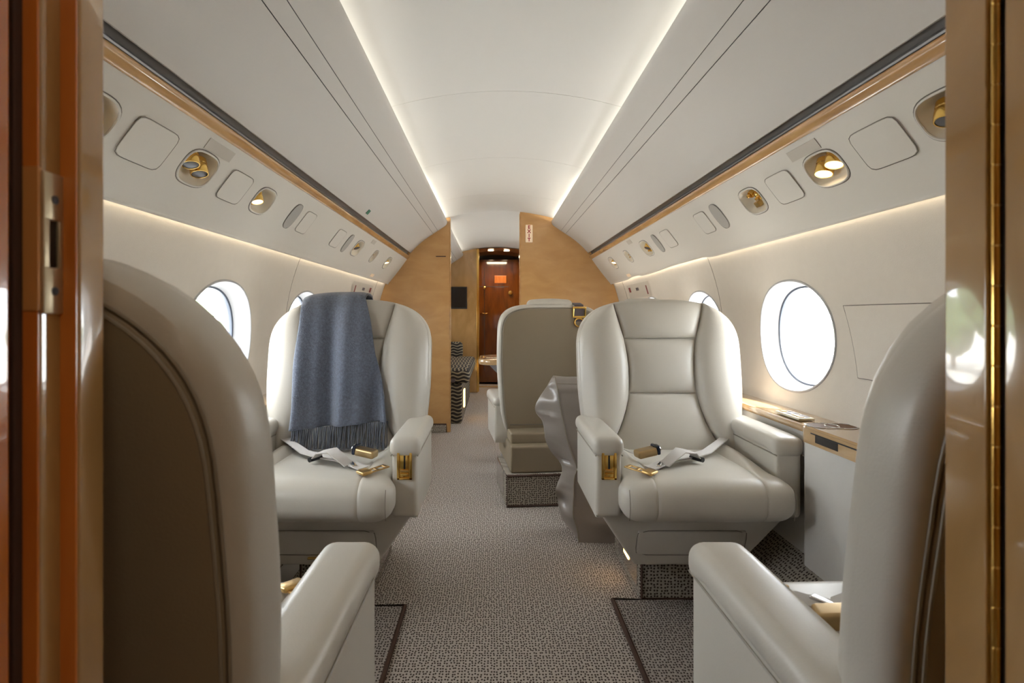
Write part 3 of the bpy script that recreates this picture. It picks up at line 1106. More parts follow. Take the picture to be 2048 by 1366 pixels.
tv = thing(empty('wall_screen', (-0.455, Y_AFT - 0.012, EYE + 0.235)), 'small black screen on the aft wooden partition above the divan', 'screen')
MB().rbox((0, 0, 0), (0.225, 0.022, 0.285), 0.004, 2).build('bezel', M['black'], tv)
MB().rbox((0, -0.0105, 0.004), (0.20, 0.004, 0.255), 0.002, 1).build('display', M['screen'], tv)

dv = thing(empty('divan', (-0.56, 6.35, 0)), 'low divan in wavy black and cream fabric behind the bulkhead', 'divan')
MB().rbox((-0.01, 0.0, 0.185), (0.56, 1.78, 0.37), 0.02, 3).build('base', M['divan'], dv)
MB().rbox((0.02, 0.0, 0.435), (0.64, 1.82, 0.13), 0.045, 4, (3, 5, 1), lambda x, y, z: (x, y, z + 0.01 * max(0, z) / 0.065 * (1 - (y / 0.91) ** 2))).build('seat_cushion', M['divan'], dv)
MB().rbox((-0.20, 0.0, 0.62), (0.16, 1.7, 0.34), 0.05, 4).build('backrest', M['divan'], dv)
MB().rbox((0.02, 0.80, 0.58), (0.34, 0.14, 0.20), 0.045, 4).build('end_bolster', M['divan'], dv)
MB().rbox((0.16, -0.913, 0.40), (0.10, 0.012, 0.035), 0.005, 2).build('pull_tab', M['greyink'], dv)
MB().rbox((0.278, -0.60, 0.20), (0.012, 0.10, 0.17), 0.003, 2).build('foot_lamp', M['footlight'], dv)

# ------------------------------------------------------------------ armchairs
SLOPE = 0.19
SEAM = [(0.33, 0.25), (0.45, 0.232), (0.478, 0.22), (0.574, 0.165), (0.64, 0.14), (0.70, 0.127), (0.806, 0.123), (0.904, 0.137), (1.036, 0.172), (1.06, 0.178)]
HW = [(0.33, 0.262), (0.45, 0.285), (0.60, 0.300), (0.72, 0.310), (0.85, 0.312)]


def yb(z):
    return 0.10 + SLOPE * (z - 0.60)


def hw(z, kx=1.0, ne=2.8):
    if z <= 0.85:
        return smooth(HW, z) * kx
    q = min(1.0, (z - 0.85) / 0.205)
    return 0.312 * kx * (1 - q ** ne) ** (1 / ne)


def ztop(x, kx=1.0, ne=2.8):
    q = min(1.0, abs(x) / (0.312 * kx))
    return 0.85 + 0.205 * (1 - q ** ne) ** (1 / ne)


def outline(kx=1.0, ne=2.8):
    pts = []
    for z in linspace(0.33, 0.83, 14):
        pts.append((hw(z, kx), z))
    for a in linspace(0, PI, 41):
        c, q = math.cos(a), math.sin(a)
        pts.append((0.312 * kx * (1 if c > 0 else -1) * abs(c) ** (2 / ne), 0.85 + 0.205 * q ** (2 / ne)))
    for z in linspace(0.83, 0.33, 14):
        pts.append((-hw(z, kx), z))
    for x in linspace(-0.262 * kx, 0.262 * kx, 9)[1:-1]:
        pts.append((x, 0.33))
    return pts


def inset(pts, d, zc=0.70):
    return [(x * (1 - d / 0.312), zc + (z - zc) * (1 - d / 0.36)) for x, z in pts]


def pillow_e(s, p=2.7):
    return max(0.0, 1 - abs(2 * s - 1) ** p) ** (1 / p)


def make_chair(name, label, loc, rz, aisle, group, kx=1.0, arms=(-1, 1), headroll=False, belt=True, gold_pull=False, clasp=False, foot_lamp=False, wide=False, bk=1.0, ne=2.8, adz=0.0):
    """armchair facing -y locally; aisle = sign of the local x side that faces the aisle"""
    ch_ = thing(empty(name, loc, rz), label, 'armchair', group)
    # --- back shell
    ol = outline(kx, ne)
    n = len(ol)
    m = MB()
    rings = [(0.080, 0.014), (0.03, 0.014), (0.010, 0.020), (0.002, 0.032), (0, 0.046), (0.001, 0.082), (0.006, 0.097), (0.016, 0.104), (0.05, 0.105)]
    vs, fs = [], []
    for d, o in rings:
        vs += [(x, yb(z) + o, z) for x, z in inset(ol, d)]
    for j in range(len(rings) - 1):
        for i in range(n):
            fs.append((j * n + i, j * n + (i + 1) % n, (j + 1) * n + (i + 1) % n, (j + 1) * n + i))
    fs += [tuple(range(n)), tuple((len(rings) - 1) * n + i for i in range(n))[::-1]]
    m.add(vs, fs).build('back_shell', M['leather'], ch_)
    # --- rear panel with piping
    ro = inset(ol, 0.022)
    m = MB()
    vs, fs = [], []
    rr = [(0.0, 0.098), (0.001, 0.108), (0.006, 0.112), (0.05, 0.115)]
    for d, o in rr:
        vs += [(x, yb(z) + o, z) for x, z in inset(ro, d)]
    for j in range(len(rr) - 1):
        for i in range(n):
            fs.append((j * n + i, j * n + (i + 1) % n, (j + 1) * n + (i + 1) % n, (j + 1) * n + i))
    fs.append(tuple((len(rr) - 1) * n + i for i in range(n)))
    rp = m.add(vs, fs).build('rear_panel', M['leather_back'], ch_)
    for d in (-0.002, 0.004):
        MB().tube([(x, yb(z) + (0.106 if d < 0 else 0.111), z) for x, z in inset(ro, d)], 0.0017, 6, True).build('piping', M['piping'], rp)
    MB().rbox((0, yb(0.385) + 0.115, 0.385), (0.46 * kx, 0.006, 0.003), 0.001, 1).build('rear_seam', M['seam'], rp)

    # --- front pads
    def patch(fn, nm, puff, nu=17, nv=19, pe=2.7, pv=2.7, outer=0.0):
        g = MB()

        def pt(u, v):
            x, z = fn(u, v)
            e = pillow_e(u, pe) * pillow_e(v, pv)
            return (x, yb(z) + 0.018 + outer * u ** 5 - puff * e, z)
        g.grid(pt, cosspace(nu), cosspace(nv))
        return g.build(nm, M['leather'], ch_, angle=180)

    def xs(z):
        return smooth(SEAM, z) * kx

    def mid(z0, z1):
        def fn(u, v):
            z = lerp(z0, z1, v)
            return (lerp(-xs(z), xs(z), u), z)
        return fn

    def head(u, v):
        z = lerp(0.905, 1.046, v)
        x = lerp(-xs(z), xs(z), u)
        return (x, lerp(0.905, ztop(x, kx, ne) - 0.003, v))
    patch(mid(0.47, 0.701), 'lower_pad', 0.036, 21, 19)
    patch(mid(0.701, 0.905), 'middle_pad', 0.034)
    patch(head, 'head_pad', 0.040)
    for sg in (-1, 1):
        def bol(u, v, sg=sg):
            z = 0.40 + (1.040 - 0.40) * v
            a, b = xs(z) + 0.001, max(xs(z) + 0.002, hw(z, kx, ne) - 0.004)
            return (sg * lerp(a, b, u), z)
        patch(bol, 'side_bolster', 0.056, 17, 27, 2.2, 3.6, 0.026)

    # --- arms
    for sg in arms:
        ax = sg * 0.278 * (kx if kx < 1 else 1)
        arm = MB().rbox((ax, -0.055, 0.475 + adz), (0.080, 0.42, 0.215), 0.014, 3).build('armrest', M['leather'], ch_)

        def capf(x, y, z):
            q = sstep(-0.14, -0.218, y)
            return (x * (1 + 0.02 * q), y, z - (0.012 * q if z < 0 else 0.004 * q * q))
        MB().rbox((ax, -0.055, 0.590 + adz), (0.096, 0.435, 0.056), 0.0255, 5, (2, 8, 1), capf).build('arm_cap', M['leather'], arm, angle=60)
        MB().tube([(ax - 0.041, -0.27, 0.560 + adz), (ax - 0.041, 0.15, 0.562 + adz)], 0.0022, 6).build('piping', M['piping'], arm)
        MB().tube([(ax + 0.041, -0.27, 0.560 + adz), (ax + 0.041, 0.15, 0.562 + adz)], 0.0022, 6).build('piping', M['piping'], arm)
        # arms lower skirt panel
        MB().rbox((ax + sg * 0.002, -0.05, 0.372 + adz), (0.074, 0.40, 0.020), 0.006, 2).build('arm_skirt', M['leather'], arm)
        if sg == aisle:
            lp = MB()
            zc, yf = 0.532 + adz, -0.2665
            lp.box(ax - 0.023, ax - 0.015, yf - 0.005, yf + 0.004, zc - 0.046, zc + 0.046, 0.001)
            lp.box(ax + 0.015, ax + 0.023, yf - 0.005, yf + 0.004, zc - 0.046, zc + 0.046, 0.001)
            lp.box(ax - 0.023, ax + 0.023, yf - 0.005, yf + 0.004, zc + 0.038, zc + 0.046, 0.001)
            lp.box(ax - 0.023, ax + 0.023, yf - 0.005, yf + 0.004, zc - 0.046, zc - 0.040, 0.001)
            lp.box(ax - 0.017, ax + 0.017, yf - 0.001, yf + 0.004, zc - 0.044, zc + 0.042, 0.0005)
            lp.box(ax - 0.013, ax + 0.013, yf - 0.006, yf + 0.002, zc - 0.038, zc - 0.026, 0.002)
            lo_ = lp.build('latch_plate', M['gold'], arm)
            MB().box(ax - 0.0028, ax + 0.0028, yf - 0.0018, yf + 0.001, zc - 0.014, zc + 0.028, 0.0004).build('latch_slot', M['black'], lo_)
            MB().rbox((ax, yf - 0.005, zc - 0.019), (0.024, 0.008, 0.007), 0.002, 2).build('lever', M['gold_dark'], lo_)

    # --- seat cushion in three stitched sections
    hwid = 0.238 * (kx if kx < 1 else 1)
    cen = 0.158 * kx

    def seatf(x, y, z):
        top = max(0.0, z) / 0.0675
        ax_ = abs(x)
        front = sstep(-0.06, -0.25, y)
        back = sstep(-0.16, 0.10, y)
        sidew = sstep(cen - 0.03, cen + 0.03, ax_)
        rise = top * (0.016 * sidew * back * (1 - sstep(hwid - 0.03, hwid, ax_)) - 0.012 * (1 - sidew) * back + 0.008 * (1 - (x / hwid) ** 2) * front)
        groove = 0.0035 * math.exp(-((ax_ - cen) / 0.004) ** 2) + 0.007 * math.exp(-((ax_ - cen) / 0.018) ** 2) * back
        sag = 0.012 * front * top
        flare = 0.018 * sstep(-0.12, -0.17, y) * sstep(cen, hwid, ax_)
        yy = y - 0.014 * front * (1 - (z / 0.0675) ** 2) * (1 - 0.6 * (x / hwid) ** 2)
        if y < -0.2:
            yy += groove * (1 - max(0.0, z) / 0.09)
        return (x + (flare if x > 0 else -flare), yy, z + rise - sag - (groove if z > 0.01 else 0))
    full = MB()
    gx = sorted(set([sg * (cen + d) for sg in (-1, 1) for d in (-0.02, -0.010, -0.005, 0, 0.005, 0.010, 0.018)] + [0.0, 0.06 * kx, -0.06 * kx, 0.11 * kx, -0.11 * kx]))
    full.rbox((0, -0.125, 0.4465), (2 * hwid, 0.51, 0.135), 0.052, 7, (gx, 12, 1), seatf)
    for nm, lo_x, hi_x in (('seat_bolster', -9, -cen), ('seat_cushion', -cen, cen), ('seat_bolster', cen, 9)):
        sec = MB()
        sec.v = full.v
        sec.f = [f for f in full.f if lo_x <= sum(full.v[i][0] for i in f) / 4 < hi_x]
        sec.compact()
        sec.build(nm, M['leather'], ch_, angle=180, recalc=False)
    for sg in (-1, 1):
        MB().tube([(sg * (hwid + 0.001), -0.3725 - 0.010 * math.sin(PI * t), lerp(0.395, 0.485, t)) for t in linspace(0, 1, 8)], 0.0012, 5).build('stitching', M['piping'], ch_)

    # --- base shell, pull panel, plinth
    def basef(x, y, z):
        t = 0.5 - z / 0.205
        fx = lerp(1.0, 0.56, max(0, min(1, t)))
        yy = y
        if y < 0:
            yy = y + 0.085 * t
        else:
            yy = y - 0.06 * t
        return (x * fx, yy, z)
    pw = 0.125
    if wide:
        pw = 0.262
        bo = MB().rbox((0, 0.105, 0.24), (0.47, 0.56, 0.14), 0.012, 3).build('base_shell', M['leather_back'], ch_)
        MB().rbox((0, 0.06, 0.335), (0.45, 0.50, 0.06), 0.012, 3).build('seat_pan', M['leather_back'], ch_)
    else:
        bo = MB().rbox((0, 0.045, 0.2725), (0.606 * bk, 0.55, 0.205), 0.012, 3, (2, 2, 4), basef).build('base_shell', M['leather'], ch_)
        q = MB()
        q.rbox((0, 0, 0), (0.345 * kx, 0.014, 0.095), 0.006, 3)
        rot = Matrix.Rotation(math.atan2(0.085, 0.205), 4, 'X')
        q.v = [tuple(rot @ Vector(p) + Vector((0, -0.184, 0.262))) for p in q.v]
        q.build('footrest_panel', M['leather'], bo)
        q = MB().tube([tuple(rot @ Vector((x_ * kx, -0.003, y_)) + Vector((0, -0.186, 0.262))) for x_, y_, z_ in ring_path(0.175, 0.050, 9, 0, 56)], 0.0013, 5, True)
        q.build('panel_gap', M['seam'], bo)
        if gold_pull:
            MB().rbox((aisle * -0.03, -0.165, 0.202), (0.045, 0.012, 0.006), 0.002, 2).build('pull_tab', M['gold'], bo)
    pl = MB().rbox((0, 0.185, 0.085), (2 * pw, 0.43, 0.17), 0.006, 2).build('plinth', M['plinth_carpet'], ch_)
    for yy in (-0.031, 0.401):
        b = MB()
        w_, h_ = pw - 0.006, 0.168
        b.tube([(-w_, yy, 0.005), (w_, yy, 0.005), (w_, yy, h_ - 0.006), (-w_, yy, h_ - 0.006)], 0.0065, 4, True)
        b.build('binding', M['binding'], pl)
    q = MB().rbox((aisle * (pw + 0.001), 0.15, 0.10), (0.006, 0.30, 0.13), 0.002, 2).build('kick_plate', M['chrome'], pl)
    if foot_lamp:
        MB().rbox((aisle * 0.1295, 0.16, 0.11), (0.006, 0.08, 0.06), 0.002, 2).build('foot_lamp', M['footlight'], q)

    # --- optional pieces
    if headroll:
        MB().rbox((0, yb(1.06) + 0.035, 1.058), (0.27 * kx, 0.095, 0.055), 0.026, 5, (4, 2, 1), lambda x, y, z: (x, y, z - 0.010 * (x / 0.135) ** 2)).build('head_roll', M['leather'], ch_, angle=180)
    if clasp:
        cx_ = clasp
        co = MB().ribbon([((cx_, yb(z) + o, z), (1, 0, 0)) for o, z in ((-0.02, 1.035), (0.03, 1.062), (0.100, 1.050), (0.118, 1.025), (0.118, 0.985), (0.119, 0.96))], 0.05).build('clasp_strap', M['greyink'], ch_)
        g = MB()
        for zz in (1.035, 0.985):
            g.box(cx_ - 0.036, cx_ + 0.036, yb(zz) + 0.117, yb(zz) + 0.127, zz - 0.006, zz + 0.006, 0.002)
        for xx in (-0.033, 0.033):
            g.tube([(cx_ + xx, yb(1.035) + 0.122, 1.04), (cx_ + xx, yb(0.985) + 0.122, 0.982)], 0.005, 8)
        g.tube([(cx_ + 0.024 * math.cos(a), yb(0.95) + 0.125, 0.955 + 0.022 * math.sin(a)) for a in linspace(0, 2 * PI, 20)[:-1]], 0.005, 8, True)
        g.build('clasp_buckle', M['gold'], co)
    if belt:
        a = aisle
        top = 0.512
        st = MB()
        # far strap that runs over the cushion to the adjuster and loops back to the tongue
        far = [((-a * 0.225, 0.09, 0.548), (0.2 * a, 1, 0.1)), ((-a * 0.17, 0.02, 0.540), (0.2 * a, 1, 0)), ((-a * 0.10, -0.05, 0.522), (0.4 * a, 1, 0)),
               ((-a * 0.02, -0.115, 0.521), (0.5 * a, 1, 0)), ((a * 0.05, -0.165, 0.524), (0.5 * a, 1, 0)), ((a * 0.11, -0.225, 0.523), (0.6 * a, 1, 0)), ((a * 0.15, -0.262, 0.520), (0.6 * a, 1, 0))]
        st.ribbon(far, 0.044)
        loop = [((-a * 0.035, -0.15, 0.521), (0.5 * a, 1, 0)), ((-a * 0.01, -0.165, 0.548), (0.6 * a, 1, 0.15)), ((a * 0.035, -0.195, 0.560), (0.6 * a, 1, 0.25)), ((a * 0.075, -0.225, 0.540), (0.6 * a, 1, 0.1)), ((a * 0.10, -0.235, 0.522), (0.6 * a, 1, 0))]
        st.ribbon(loop, 0.042)
        near = [((a * 0.228, 0.06, 0.548), (0.3 * a, 1, 0)), ((a * 0.205, -0.04, 0.540), (0.3 * a, 1, 0)), ((a * 0.175, -0.115, 0.534), (0.35 * a, 1, 0))]
        st.ribbon(near, 0.040)
        so = st.build('seat_belt', M['web'], ch_)
        q = MB()
        q.rbox((0, 0, 0), (0.07, 0.045, 0.026), 0.008, 3)
        mt = Matrix.Translation((a * 0.135, -0.150, 0.543)) @ Matrix.Rotation(-a * 0.25, 4, 'Z') @ Matrix.Rotation(a * 0.15, 4, 'Y')
        q.v = [tuple(mt @ Vector(p)) for p in q.v]
        bk = q.build('belt_buckle', M['brass_plain'], so)
        q = MB()
        q.rbox((-a * 0.036, -0.001, 0.004), (0.012, 0.047, 0.031), 0.005, 3)
        q.v = [tuple(mt @ Vector(p)) for p in q.v]
        q.build('buckle_face', M['buckleface'], so)
        q = MB()
        q.tube([tuple(mt @ Vector((-a * 0.042, 0.022 * math.cos(t), 0.004 + 0.0145 * math.sin(t)))) for t in linspace(0, 2 * PI, 20)[:-1]], 0.0022, 6, True)
        q.build('buckle_rim', M['chrome'], so)
        # adjuster bar
        q = MB()
        q.tube([(-a * 0.02, -0.128, 0.524), (-a * 0.045, -0.172, 0.523)], 0.008, 10)
        q.build('belt_adjuster', M['black'], so)
        q = MB()
        q.rbox((0, 0, 0), (0.016, 0.058, 0.012), 0.003, 2)
        mt2 = Matrix.Translation((a * 0.108, -0.228, 0.522)) @ Matrix.Rotation(a * 0.5, 4, 'Z')
        q.v = [tuple(mt2 @ Vector(p)) for p in q.v]
        q.build('belt_slide', M['chrome'], so)
        q = MB()
        mt3 = Matrix.Translation((a * 0.185, -0.285, 0.520)) @ Matrix.Rotation(a * 0.72, 4, 'Z') @ Matrix.Rotation(-a * 0.12, 4, 'Y')
        for bx in ((-0.032, 0.0, 0.026, 0.050), ):
            q.rbox((-a * 0.03, 0, 0.003), (0.034, 0.046, 0.010), 0.004, 2)
        for yy in (-0.014, 0.014):
            q.rbox((a * 0.012, yy, 0), (0.056, 0.008, 0.004), 0.0015, 2)
        q.rbox((a * 0.042, 0, 0), (0.012, 0.036, 0.004), 0.0015, 2)
        q.rbox((a * 0.010, 0, 0), (0.010, 0.036, 0.004), 0.0015, 2)
        q.v = [tuple(mt3 @ Vector(p)) for p in q.v]
        q.build('belt_tongue', M['gold_dark'], so)
    return ch_


GR = 'beige leather cabin armchairs'
C2R = (0.634, 2.10, 0)
C2L = (-0.552, 2.10, 0)
c2r = make_chair('cabin_armchair', 'beige leather armchair facing the camera with bare back and gold arm latch', C2R, 0, -1, GR, foot_lamp=True)
c2l = make_chair('cabin_armchair', 'beige leather armchair with a grey blanket hung over its back', C2L, 0, 1, GR, gold_pull=True)
c1l = make_chair('cabin_armchair', 'beige armchair seen from behind, half hidden by the orange wood jamb', (-0.515, 0.735, 0), PI, -1, GR)
c1r = make_chair('cabin_armchair', 'beige armchair seen from behind, half hidden by the tan wood jamb', (0.650, 0.735, 0), PI, 1, GR)
c3 = make_chair('cabin_armchair', 'armchair turned away by the aisle with a gold buckle clasp on its taupe back', (0.285, 3.50, 0), PI + 0.10, 1, GR, kx=0.92, headroll=True, belt=False, clasp=-0.150, wide=True, ne=4.0, adz=-0.08)
c4 = make_chair('cabin_armchair', 'armchair turned away by the wall, only its head roll showing over the bare armchair', (0.800, 3.42, 0), PI, 1, GR, kx=0.73, bk=0.62, arms=(), headroll=True, belt=False)

# ------------------------------------------------------------------ blanket over the left chair
bl = thing(empty('wool_blanket', C2L), 'grey blue wool blanket with fringe draped over the armchair back', 'blanket')


def bl_fold(x, w):
    return 0.024 * w * math.sin(x * 36 + 0.6) + 0.009 * w * math.sin(x * 77 + 2)


def blanket_pt(u, v):
    """v 0 = front hem, goes up over the top and down behind"""
    L = [(0.0, 0.585), (0.62, 0.985), (0.74, 1.058), (0.78, 1.0745), (0.82, 1.0765), (0.86, 1.066), (0.90, 1.03), (1.0, 0.86)]
    O = [(0.0, -0.052), (0.62, -0.042), (0.74, -0.018), (0.78, 0.012), (0.82, 0.055), (0.86, 0.108), (0.90, 0.125), (1.0, 0.128)]
    z = smooth(L, v)
    o = smooth(O, v)
    w = max(0, 1 - v / 0.74)
    xl = lerp(-0.172, -0.178, w) + 0.004 * math.sin(w * 9)
    xr = lerp(0.066, 0.170, w ** 0.9) + 0.003 * math.sin(w * 11)
    x = lerp(xl, xr, u)
    if v < 0.4:
        z += (0.030 * u - 0.006) * (1 - v / 0.4)
    else:
        z -= 0.004 * sstep(0.1, 0.0, min(u, 1 - u)) * 1
    drop = 0.0
    if v > 0.7:
        drop = (ztop(x) - 1.052)
    e = bl_fold(x, 0.25 + 0.75 * w)
    return (x, yb(z) + o - 0.004 - 0.9 * e * (1 if v < 0.8 else 0), z + drop)


m = MB()
us = linspace(0, 1, 61)
vs_ = linspace(0, 1, 71)
m.grid(blanket_pt, us, vs_)
cloth = m.build('cloth', M['blanket'], bl, angle=180, recalc=False)
sol = cloth.modifiers.new('thickness', 'SOLIDIFY')
sol.thickness = 0.007
sol.offset = 0
fr = MB()
rnd = random.Random(3)
for i in range(48):
    u = (i + 0.5) / 48
    p = Vector(blanket_pt(u, 0.0))
    ln = 0.050 + 0.012 * rnd.random()
    dx = rnd.uniform(-0.006, 0.006)
    main = []
    for k in range(6):
        t = k / 5
        z = p.z + 0.002 - ln * t
        main.append((p.x + dx * t + 0.0012 * math.sin(5 * t + i), yb(z) - 0.055 - 0.005 * t, z))
    fr.tube(main, lambda t: 0.0030 - 0.0006 * t, 6)
    e = main[-1]
    for j in range(5):
        l2 = 0.030 + 0.030 * rnd.random()
        ddx, dy = rnd.uniform(-0.014, 0.014), rnd.uniform(-0.008, 0.008)
        path = []
        for k in range(5):
            t = k / 4
            z = max(e[2] - l2 * t, 0.514)
            path.append((e[0] + ddx * t * t + rnd.uniform(-0.001, 0.001), e[1] + SLOPE * (z - e[2]) + dy * t, z))
        fr.tube(path, lambda t: 0.0016 - 0.0008 * t, 4)
    if i % 1 == 0:
        # darker back layer of the folded cloth shows as a second row of strands
        path = [(p.x + 0.003 + rnd.uniform(-0.003, 0.003) * t, yb(p.z - 0.1 * t) - 0.040, max(p.z - 0.100 * t, 0.514)) for t in linspace(0, 1, 5)]
        fr.tube(path, lambda t: 0.0026 - 0.0014 * t, 5)
fo = fr.build('fringe', M['fringe'], bl)
fo['kind'] = 'stuff'

# ------------------------------------------------------------------ slouched grey leather bag between the chairs
bg_ = thing(empty('leather_bag', (0, 0, 0)), 'slouching grey leather bag standing on the carpet between the chairs', 'bag')


def px3(px_, py_, y):
    return ((px_ - 987) * y / F_PX, y, EYE + (632 - py_) * y / F_PX)


# height levels: (z, left silhouette x, seam x, depth offset of the seam)
LV = [(0.000, 0.365, 0.372, 0.02), (0.015, 0.350, 0.372, 0.02), (0.06, 0.315, 0.366, 0.022), (0.11, 0.298, 0.350, 0.012), (0.165, 0.290, 0.350, 0.02), (0.20, 0.282, 0.352, 0.012),
      (0.245, 0.300, 0.352, 0.03), (0.285, 0.312, 0.356, 0.02), (0.32, 0.304, 0.366, 0.02), (0.37, 0.262, 0.350, 0.03), (0.42, 0.238, 0.332, 0.03), (0.46, 0.232, 0.320, 0.02), (0.51, 0.222, 0.310, 0.03),
      (0.545, 0.195, 0.302, 0.02), (0.575, 0.190, 0.296, 0.02), (0.61, 0.205, 0.290, 0.02), (0.66, 0.238, 0.284, 0.02), (0.705, 0.268, 0.276, 0.012), (0.715, 0.276, 0.278, 0.01)]
zs = linspace(0, 0.715, 60)
xl_t = [(a, b) for a, b, c, d in LV]
xs_t = [(a, c) for a, b, c, d in LV]
yo_t = [(a, d) for a, b, c, d in LV]


def bag_pt(u, z):
    xl, xs_ = smooth(xl_t, z), smooth(xs_t, z)
    yo = smooth(yo_t, z)
    wr = 0.010 * math.sin(z * 38 + 3 * u) + 0.006 * math.sin(z * 75 + 8 * u)
    ridge = max(0, 1 - z / 0.72)
    yf, ybk = 2.60 + 0.02 * (1 - ridge), 2.80
    if z > 0.66:
        ybk = lerp(2.80, 2.70, (z - 0.66) / 0.055)
        yf = lerp(2.61, 2.66, (z - 0.66) / 0.055)
    xr = 0.78
    # u: 0 back left, 0.3 left edge, 0.5 seam, 0.85 right front, 1 right back
    if u < 0.22:
        t = u / 0.22
        return (lerp(xl + 0.05, xl, t), lerp(ybk, yf + 0.085 + yo, t), z)
    if u < 0.45:
        t = (u - 0.22) / 0.23
        b = math.sin(PI * t)
        return (lerp(xl, xs_, t) + wr * 0.3 * b, lerp(yf + 0.085 + yo, yf, t) + (0.016 + wr) * b * (1 if int(z * 9) % 2 else -0.4), z)
    if u < 0.86:
        t = (u - 0.45) / 0.41
        b = math.sin(PI * t)
        return (lerp(xs_, xr, t), yf + (-0.012 + wr * 0.8) * b * (1 - 0.2 * t), z)
    t = (u - 0.86) / 0.14
    return (xr, lerp(yf, ybk, t), z)


m = MB()
us = linspace(0, 1, 70)
m.grid(bag_pt, us, zs, close_u=True)
n = len(us)
nt_ = len(m.v)
m.f.append(tuple(range(nt_ - n, nt_)))
m.f.append(tuple(range(n))[::-1])
m.build('body', M['bag'], bg_, angle=70)
MB().tube([(lambda p: (p[0], p[1] - 0.001, p[2]))(bag_pt(0.45, z)) for z in zs], 0.0028, 6).build('front_seam', M['piping'], bg_)
MB().tube([(lambda p: (p[0], p[1] - 0.001, p[2]))(bag_pt(u, 0.69)) for u in linspace(0.45, 0.86, 20)], 0.0018, 6).build('top_stitching', M['piping'], bg_)

# ------------------------------------------------------------------ console with cup holders by the right wall
co = thing(empty('side_console', (0, 0, 0)), 'pale suede side console with wooden top and two cup holders under the right wall', 'console')
CX = 0.938
Z_T = EYE - 0.330


def console_poly(x0, x1, y0, y1, r):
    pts = [(x1, y0), (x1, y1)]
    for a in linspace(PI / 2, PI, 8):
        pts.append((x0 + r + r * math.cos(a), y1 - r + r * math.sin(a)))
    for a in linspace(PI, 1.5 * PI, 8):
        pts.append((x0 + r + r * math.cos(a), y0 + r + r * math.sin(a)))
    return pts


MB().prism_z(console_poly(CX + 0.004, 0.965, 1.09, 1.826, 0.03), 0.235, Z_T - 0.045).build('cabinet_body', M['suede'], co, angle=30)
tp = MB()
tp.prism_z(console_poly(CX, 1.075, 1.08, 1.83, 0.035), Z_T - 0.050, Z_T - 0.006)
tp.prism_z(console_poly(CX + 0.003, 1.075, 1.083, 1.827, 0.035), Z_T - 0.006, Z_T + 0.001)
top_o = tp.build('console_top', M['maple_ledge'], co, angle=30)
MB().box(CX - 0.0008, CX + 0.02, 1.62, 1.735, Z_T - 0.040, Z_T - 0.018, 0.001).build('pull_recess', M['black'], top_o)
MB().box(CX - 0.0006, CX + 0.02, 1.1, 1.76, Z_T - 0.0185, Z_T - 0.0145, 0.0005).build('slide_gap', M['dark'], top_o)
for (y, x) in ((1.780, 0.984), (1.772, 1.036)):
    cu = MB().tube([(x + 0.044 * math.cos(t), y + 0.044 * math.sin(t), Z_T + 0.002) for t in linspace(0, 2 * PI, 33)[:-1]], 0.0022, 6, True).build('cup_holder', M['chrome'], co)
    MB().lathe([(0.043, 0.0), (0.043, 0.001), (0.01, 0.0012)], 28, Matrix.Translation((x, y, Z_T + 0.0012))).build('cup_well', M['well'], cu)

sw = thing(empty('switch_panel', (0.993, 1.965, EYE - 0.331)), 'cream switch panel with small keys on the wooden wall ledge', 'switch panel')
MB().rbox((0, 0, 0.003), (0.052, 0.16, 0.008), 0.003, 2).build('plate', M['cream_plastic'], sw)
for (x, y, a, b) in ((0.012, 0.055, 0.014, 0.026), (0.012, 0.012, 0.012, 0.034), (-0.010, 0.012, 0.012, 0.034), (0.012, -0.04, 0.014, 0.05)):
    MB().rbox((x, y, 0.0072), (a, b, 0.002), 0.0008, 1).build('display_key', M['greyink'], sw)
for (x, y) in [(-0.010, 0.062), (-0.010, 0.048)] + [(-0.010, -0.02 - 0.015 * k) for k in range(4)]:
    MB().rbox((x, y, 0.008), (0.016, 0.008, 0.004), 0.001, 1).build('key', M['brass_plain'], sw)

# ------------------------------------------------------------------ dining table end beyond the turned chair
tb = thing(empty('dining_table', (0.0, 4.05, 0)), 'glossy wooden table with rounded corner showing past the turned armchair', 'table')
pts = []
x0, x1, y0, y1, r = -0.100, 0.62, -0.24, 0.24, 0.10
for cx_, cy_, a0 in ((x0 + r, y0 + r, PI), (x1 - 0.02, y0 + 0.02, 1.5 * PI), (x1 - 0.02, y1 - 0.02, 0), (x0 + r, y1 - r, PI / 2)):
    rr = r if cx_ < 0.2 else 0.02
    for a in linspace(a0, a0 + PI / 2, 8):
        pts.append((cx_ + rr * math.cos(a), cy_ + rr * math.sin(a)))
n = len(pts)
vs, fs = [], []
cxm, cym = 0.26, 0
prof = [(0.96, 0.672), (0.99, 0.676), (1.0, 0.688), (1.0, 0.700), (0.985, 0.710), (0.95, 0.7125)]
for k, zz in prof:
    vs += [(cxm + (x - cxm) * k, y * (k if k > 0.97 else k - 0.02), zz) for x, y in pts]
for j in range(len(prof) - 1):
    for i in range(n):
        fs.append((j * n + i, j * n + (i + 1) % n, (j + 1) * n + (i + 1) % n, (j + 1) * n + i))
fs += [tuple(range(n))[::-1], tuple((len(prof) - 1) * n + i for i in range(n))]
tbt = MB().add(vs, fs).build('table_top', M['maple_ledge'], tb, angle=50)
text('OFZ', 0.040, (-0.012, -0.10, 0.7135), (0, 0, 0), M['cream_plastic'], tbt)
MB().prism_y([(-0.04, 0.672), (0.03, 0.60), (0.16, 0.60), (0.22, 0.672)], -0.05, 0.05).build('bracket', M['grey_trim'], tb)
MB().rbox((0.085, 0, 0.30), (0.07, 0.08, 0.60), 0.01, 3).build('leg', M['white_plastic'], tb)
MB().rbox((0.50, 0, 0.336), (0.10, 0.08, 0.672), 0.01, 3).build('leg', M['white_plastic'], tb)

